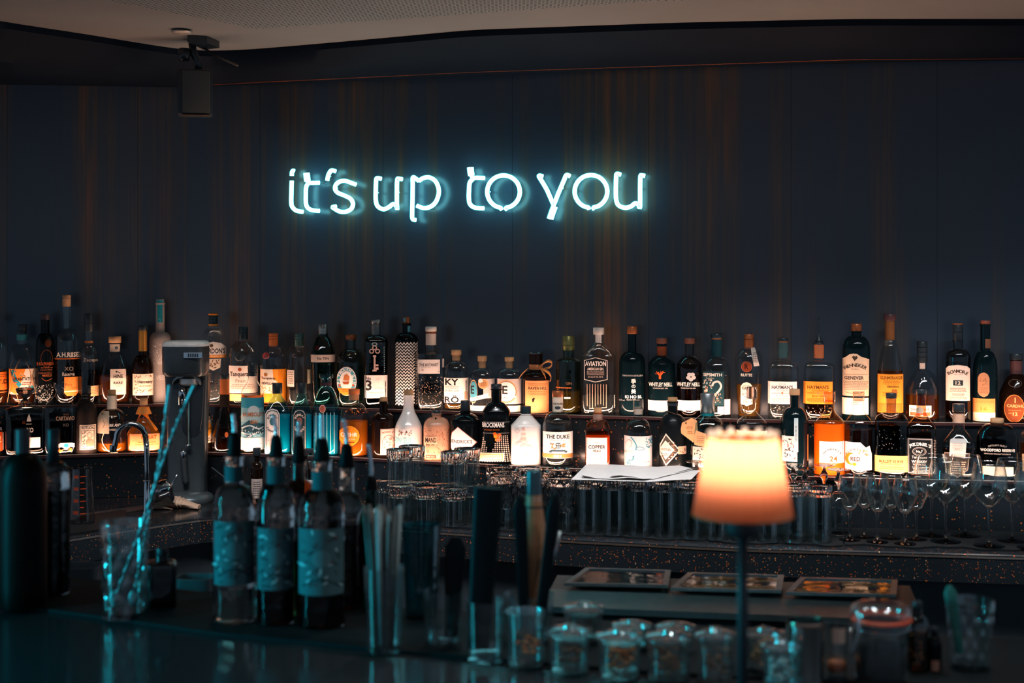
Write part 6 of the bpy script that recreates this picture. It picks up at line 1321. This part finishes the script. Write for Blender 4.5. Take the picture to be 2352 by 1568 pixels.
stick('knife', 'black handled knife on the left of the brown bottle', pt(1206, 1452, dk-.034), pt(1194, 1140, dk-.034), .0075, .0105, 0, HND, 'knife')
kn = stick('knife', 'black handled knife with steel edge leaning right of the brown bottle', pt(1238, 1450, dk-.036), pt(1276, 1136, dk-.036), .008, .0100, 0, HND, 'knife')
P = [pt(1260, 1330, dk-.036)-kn.location, pt(1286, 1220, dk-.036)-kn.location]; obj('steel_edge', tube(P, .0022, 8), M_STEEL, kn)

# ------------------------------------------------------------ garnish jars
def jar(label, cx, ybase, ytop, hw_, content, cc, group='small lidded garnish jars on the bar', nb=26, frac=.6, knob=True):
    d = dB(ybase); s = F/d; H = (HY+HM*s-ytop)/s; r_ = hw_/s
    root = empty('garnish_jar', (X(cx, d), d, EYE-HM)); tag(root, label, 'jar', group)
    Hb = H*.84 if knob else H
    bm = lathe([(r_*.86, 0), (r_*.92, .004), (r_*.92, Hb*.8), (r_*.98, Hb*.93), (r_, Hb), (r_*.93, Hb), (r_*.86, Hb*.8), (r_*.86, .008), (r_*.5, .007)], 40); obj('jar_body', bm, GJ, root, angle=50)
    if knob:
        bm = lathe([(r_*.80, Hb*.90), (r_*.84, Hb+.0008), (r_*1.04, Hb+.001), (r_*1.04, Hb+.005), (r_*.7, Hb+.008), (r_*.30, Hb+.009), (r_*.26, Hb+.012), (r_*.36, H-.001), (r_*.30, H+.004), (r_*.1, H+.005)], 40); obj('lid', bm, GJ, root, angle=50)
    bm = bmesh.new(); rd = random.Random(int(cx))
    for i in range(nb):
        a = rd.uniform(0, 2*PI); q = math.sqrt(rd.random())*r_*.62; z = .011+rd.random()*Hb*frac
        m = Matrix.Translation((q*math.cos(a), q*math.sin(a), z)) @ Matrix.Rotation(rd.uniform(0, 3), 4, 'Z') @ Matrix.Rotation(rd.uniform(-.8, .8), 4, 'X') @ Matrix.Diagonal((1, rd.uniform(.5, .9), rd.uniform(.3, .6), 1))
        bmesh.ops.create_icosphere(bm, subdivisions=1, radius=r_*rd.uniform(.16, .24), matrix=m)
    ct = obj(content, bm, plain(cc, rough=.5, var=.3, scale=120), root, angle=30); ct['kind'] = 'stuff'
    return root
jar('tall open glass jar with copper brown nuts, leftmost of the jars', 1208, 1523, 1402, 47, 'nuts', 'd8703a', nb=16, frac=.32, knob=False)
jar('lidded glass jar of dark spice right beside the tall open jar', 1308, 1536, 1440, 50, 'spices', '8a4c30', frac=.4)
jar('lidded glass jar standing behind the dark spice jar', 1340, 1476, 1388, 46, 'spices', '3a2a24', frac=.4)
jar('lidded glass jar of orange peel pieces, third in the front row', 1423, 1550, 1450, 52, 'orange_peel', 'e8783a')
jar('lidded glass jar behind the orange peel jar', 1452, 1492, 1432, 44, 'dried_fruit', '5a4034', frac=.4)
jar('lidded glass jar of brown seeds, fourth in the front row', 1536, 1555, 1452, 53, 'seeds', 'b06840')
jar('lidded glass jar behind the brown seed jar', 1552, 1497, 1436, 44, 'dried_fruit', '5a4034', frac=.4)
jar('lidded glass jar of dark brown berries just left of the lamp pole', 1643, 1561, 1446, 45, 'berries', '9a5a3c')
jar('lidded glass jar of pale orange chips just right of the lamp pole', 1754, 1540, 1446, 46, 'dried_fruit', 'd08a60', nb=34, frac=.7)
jar('nearest small glass jar of white sugar cubes, cut by the bottom edge', 1793, 1588, 1472, 43, 'sugar_cubes', 'd8e4e4', nb=30, frac=.6)
# steel beaker
d = dB(1572); s_ = F/d; r = empty('steel_beaker', (X(1850, d), d, EYE-HM)); tag(r, 'shiny steel beaker between the sugar jar and the brown jar', 'beaker')
H = (HY+HM*s_-1424)/s_; obj('beaker_wall', lathe([(38/s_, 0), (41/s_, .002), (43/s_, H-.003), (44/s_, H), (42/s_, H), (37/s_, .004)], 40), plain('b8c0c0', rough=.16, metal=1.0), r, angle=40)
obj('rim_band', lathe([(44.3/s_, H-.005), (44.8/s_, H-.002), (44.3/s_, H+.0005)], 40, cap0=False, cap1=False), plain('d8a890', rough=.2, metal=1), r)
r, d, s_ = open_glass('spice_jar', 'narrow glass with pale label standing between beaker and clip top jar', 1922, 1558, 1428, 24, 26, cat='jar')
bm = lathe([(.0125, .011), (.013, .022), (.009, .024)], 24); obj('contents', bm, plain('c8683a', rough=.6), r)
mk = Marks(); mk.item(('r', 1906, 1936, 1437, 1472, 'd8b8a8'))
zb = HY+HM*s_
bm, ms = mk.finish(lambda x, y, l: Vector(((x-1922)/s_, -math.sqrt(max((26.5/s_)**2-((x-1922)/s_)**2, 0)), (zb-y)/s_)), 4); raw('label', bm, ms, r)
# clip top jar
d = dB(1562)-.0; s_ = F/d; r = empty('clip_top_jar', (X(2022, d), d, EYE-HM)); tag(r, 'large clip top preserving jar with orange rubber seal', 'jar')
zb = HY+HM*s_; Z = lambda y: (zb-y)/s_
rj = 66/s_
obj('jar_body', lathe([(rj*.86, 0), (rj*.92, .004), (rj*.92, Z(1462)), (rj*.90, Z(1440)), (rj*.98, Z(1432)), (rj*.98, Z(1424)), (rj*.80, Z(1424)), (rj*.86, Z(1460)), (rj*.86, .008)], 48), GL, r, angle=50)
obj('rubber_seal', lathe([(rj*1.06, Z(1424)), (rj*1.08, Z(1421)), (rj*1.06, Z(1416)), (rj*.8, Z(1416)), (rj*.8, Z(1424))], 48), plain('d8502a', rough=.5), r)
obj('glass_lid', lathe([(rj*1.0, Z(1415.5)), (rj*1.05, Z(1408)), (rj*1.0, Z(1396)), (rj*.8, Z(1386)), (rj*.5, Z(1382)), (.01, Z(1381))], 48), GL, r, angle=50)
obj('wire_clasp', tube(catmull([(-rj*1.05, -.01, Z(1432)), (-rj*1.15, -.02, Z(1405)), (-rj*.98, -.03, Z(1392)), (-rj*.98, -.035, Z(1440)), (-rj*1.2, -.03, Z(1490)), (-rj*1.1, -.01, Z(1440))], 5), .0018, 8), M_CHROME, r)
obj('clasp_ring', tube([(rj*1.0*math.cos(a*PI/16), rj*1.0*math.sin(a*PI/16), Z(1438)) for a in range(32)], .0016, 6, closed=True), M_CHROME, r)
obj('contents', lathe([(rj*.84, .009), (rj*.84, Z(1480)), (rj*.5, Z(1476))], 32), plain('1a2022', rough=.6), r)
# right end
bottle('oil_bottle', 'slim dark bottle of copper flakes right of the clip top jar', 'bottle', 2106, dB(1540), HM, 1380, 26, 11, (1412, 1450), cap=(1398, 11, CAPD), glass=shell_glass('7a6a60', low=.08), marks=[['copper_flakes', ('s', 2088, 2124, 1440, 1532, 60, ['c86a34', 'e09a5a', '8a4424'], 3)]])
bottle('oil_bottle', 'small bottle with a pale pink foot label left of the carved tumbler', 'bottle', 2146, dB(1540), HM, 1440, 17, 8, (1460, 1480), cap=(1452, 8, CAPD), glass=G_DARK, marks=[[paper(2140, 2156, 1512, 1536, 'b07a68')]])
r, d, s_ = open_glass('cut_tumbler', 'dark carved crystal tumbler near the right edge of the bar', 2228, 1535, 1376, 46, 54, cut=5)
o = stick('mint_leaf_pick', 'teal leaf shaped garnish standing in the carved tumbler', pt(2205, 1500, d), pt(2180, 1345, d), .005, .009, 0, plain('2f7a70', rough=.5), 'garnish')

# ------------------------------------------------------------ table lamp
dL_ = 1.56; s_ = F/dL_; zb = HY+HB*s_; Z = lambda y: (zb-y)/s_
r = empty('table_lamp', (X(1706, dL_), dL_, EYE-HB)); tag(r, 'small cordless table lamp with glowing orange shade on a slim dark pole', 'lamp')
bm = lathe([(115/s_, Z(1181)), (103/s_, Z(1120)), (91/s_, Z(1060)), (80/s_, Z(1003))], 64, cap0=False, cap1=False)
obj('lamp_shade', bm, mat_shade(), r, angle=60)
obj('shade_rim', lathe([(115.6/s_, Z(1183)), (115.6/s_, Z(1180)), (113.6/s_, Z(1180)), (113.6/s_, Z(1183))], 64, cap0=False, cap1=False), plain('d8783c', rough=.6), r)
bm = lathe([(80/s_, Z(1005)), (80/s_, Z(1001)), (73/s_, Z(1001)), (73/s_, Z(1004)), (78/s_, Z(1005))], 48, cap0=False, cap1=False)
obj('top_ring', bm, frosted('ffd0a0', .6), r)
for a in range(14):
    t = 2*PI*a/14
    bm = bmesh.new(); bmesh.ops.create_icosphere(bm, subdivisions=2, radius=.0032, matrix=Matrix.Translation((76/s_*math.cos(t), 76/s_*math.sin(t), Z(995)))); obj('rim_light_bead', bm, frosted('fff6ec', .85), r)  # frosted beads stand in for light spots leaking through the top rim
POLE = plain('10262b', rough=.5)
obj('collar', lathe([(10/s_, Z(1240)), (32/s_, Z(1228)), (38/s_, Z(1218)), (38/s_, Z(1180)), (34/s_, Z(1176))], 32), POLE, r, angle=40)
obj('pole', lathe([(13/s_, .012), (12.5/s_, Z(1400)), (12/s_, Z(1236))], 24), POLE, r)
obj('lamp_base', lathe([(.052, 0), (.052, .004), (.048, .009), (.012, .012)], 48), POLE, r, angle=40)
bz = Z(1060)
obj('bulb', lathe([(.006, Z(1087)), (.009, Z(1085)), (.009, Z(1080)), (.004, Z(1078))], 24), emit('ffe0b8', 30.0), r)
l = bpy.data.lights.new('bulb_light', 'POINT'); l.energy = .62; l.color = (1, .84, .72); l.shadow_soft_size = .016
o = bpy.data.objects.new('bulb_light', l); C.objects.link(o); o.parent = r; o.location = (0, 0, Z(1042))
obj('light_baffle', lathe([(.012, Z(1092)), (.027, Z(1091)), (.027, Z(1088)), (.012, Z(1087))], 32), POLE, r)  # unseen opaque disc added to keep the lower shade darker
obj('bulb_stem', lathe([(.006, Z(1178)), (.006, Z(1092))], 16), POLE, r)

# ------------------------------------------------------------ lights
def area(name, loc, tgt, sx, sy, col, en, spread=None):
    l = bpy.data.lights.new(name, 'AREA'); l.shape = 'RECTANGLE'; l.size = sx; l.size_y = sy; l.color = col; l.energy = en
    if spread: l.spread = math.radians(spread)
    o = bpy.data.objects.new(name, l); C.objects.link(o); o.location = loc
    o.rotation_euler = (Vector(tgt)-Vector(loc)).to_track_quat('-Z', 'Y').to_euler(); return o
def spot(name, loc, tgt, col, en, ang=60, blend=.6, rad=.03):
    l = bpy.data.lights.new(name, 'SPOT'); l.color = col; l.energy = en; l.spot_size = math.radians(ang); l.spot_blend = blend; l.shadow_soft_size = rad
    o = bpy.data.objects.new(name, l); C.objects.link(o); o.location = loc
    o.rotation_euler = (Vector(tgt)-Vector(loc)).to_track_quat('-Z', 'Y').to_euler(); return o
TEAL = (.0, .72, .95)
area('teal_wall_light', (-1.75, 1.85, 1.45), (-.2, 1.98, 1.15), .08, .9, TEAL, 5.4, 76)
area('ceiling_wash', (-.1, 3.35, 1.75), (-.1, 3.30, 2.40), 1.7, .06, (1, .66, .50), .40, 110)  # added area light without a fixture, warms the ceiling
for x in (-1.1, -.6, -.1, .4, .9, 1.4): spot('ceiling_spot_lamp', (x, 3.30, 2.37), (x+.02, 3.98, .95), (1, .90, .84), 14.0, 50, .8, .035)
spot('ceiling_spot_lamp', (-1.0, 3.55, 2.37), (-1.02, 4.52, 1.32), (1, .88, .80), 9.0, 30, .7, .03)
area('counter_fill_light', (.3, 3.15, 2.36), (.3, 3.85, .95), 3.0, .05, (.92, .96, 1.0), 13.0, 70)  # added overhead fill without a fixture, for streaks and glints in the glasses
spot('bar_spot_lamp', (.75, 1.7, 2.38), (.35, 2.05, 1.1), (.85, .97, 1), 16.0, 60, .6, .02)
spot('bar_spot_lamp', (.25, 1.9, 2.38), (.15, 2.1, 1.1), (.85, .97, 1), 10.0, 50, .6, .02)
for x, y in ((.0, 2.62), (.45, 2.5), (.9, 2.4)): spot('bar_spot_lamp', (x, y, 2.38), (x*.8+.05, 2.02, 1.12), (.86, .97, 1), 9.0, 45, .6, .03)
spot('bar_spot_lamp', (-.5, 2.9, 2.38), (-.45, 2.5, 1.2), (1, .72, .52), 2.5, 60)
w = bpy.data.worlds.new('world'); bpy.context.scene.world = w; w.use_nodes = True
bg = w.node_tree.nodes['Background']; bg.inputs[0].default_value = (.52, .74, 1.0, 1); bg.inputs[1].default_value = .27

# ------------------------------------------------------------ camera
cam = bpy.data.cameras.new('camera'); co = bpy.data.objects.new('camera', cam); C.objects.link(co)
co.location = (0, 0, EYE); co.rotation_euler = (PI/2, 0, 0)
cam.sensor_width = 36; cam.lens = F/2352*36; cam.shift_x = 0; cam.shift_y = -(784-HY)/2352
cam.clip_start = .05; cam.dof.use_dof = True; cam.dof.focus_distance = 4.42; cam.dof.aperture_fstop = 4.0; cam.dof.aperture_blades = 0
sc = bpy.context.scene; sc.camera = co
sc.view_settings.view_transform = 'Standard'; sc.view_settings.look = 'None'; sc.view_settings.exposure = 0.0; sc.view_settings.gamma = 1.0; sc.view_settings.use_curve_mapping = False
cy = sc.cycles; cy.use_denoising = True; cy.max_bounces = 11; cy.transmission_bounces = 9; cy.transparent_max_bounces = 20; cy.glossy_bounces = 4; cy.diffuse_bounces = 3
cy.caustics_reflective = False; cy.caustics_refractive = False; cy.sample_clamp_indirect = 4.0; cy.use_adaptive_sampling = True; cy.adaptive_threshold = 0.03
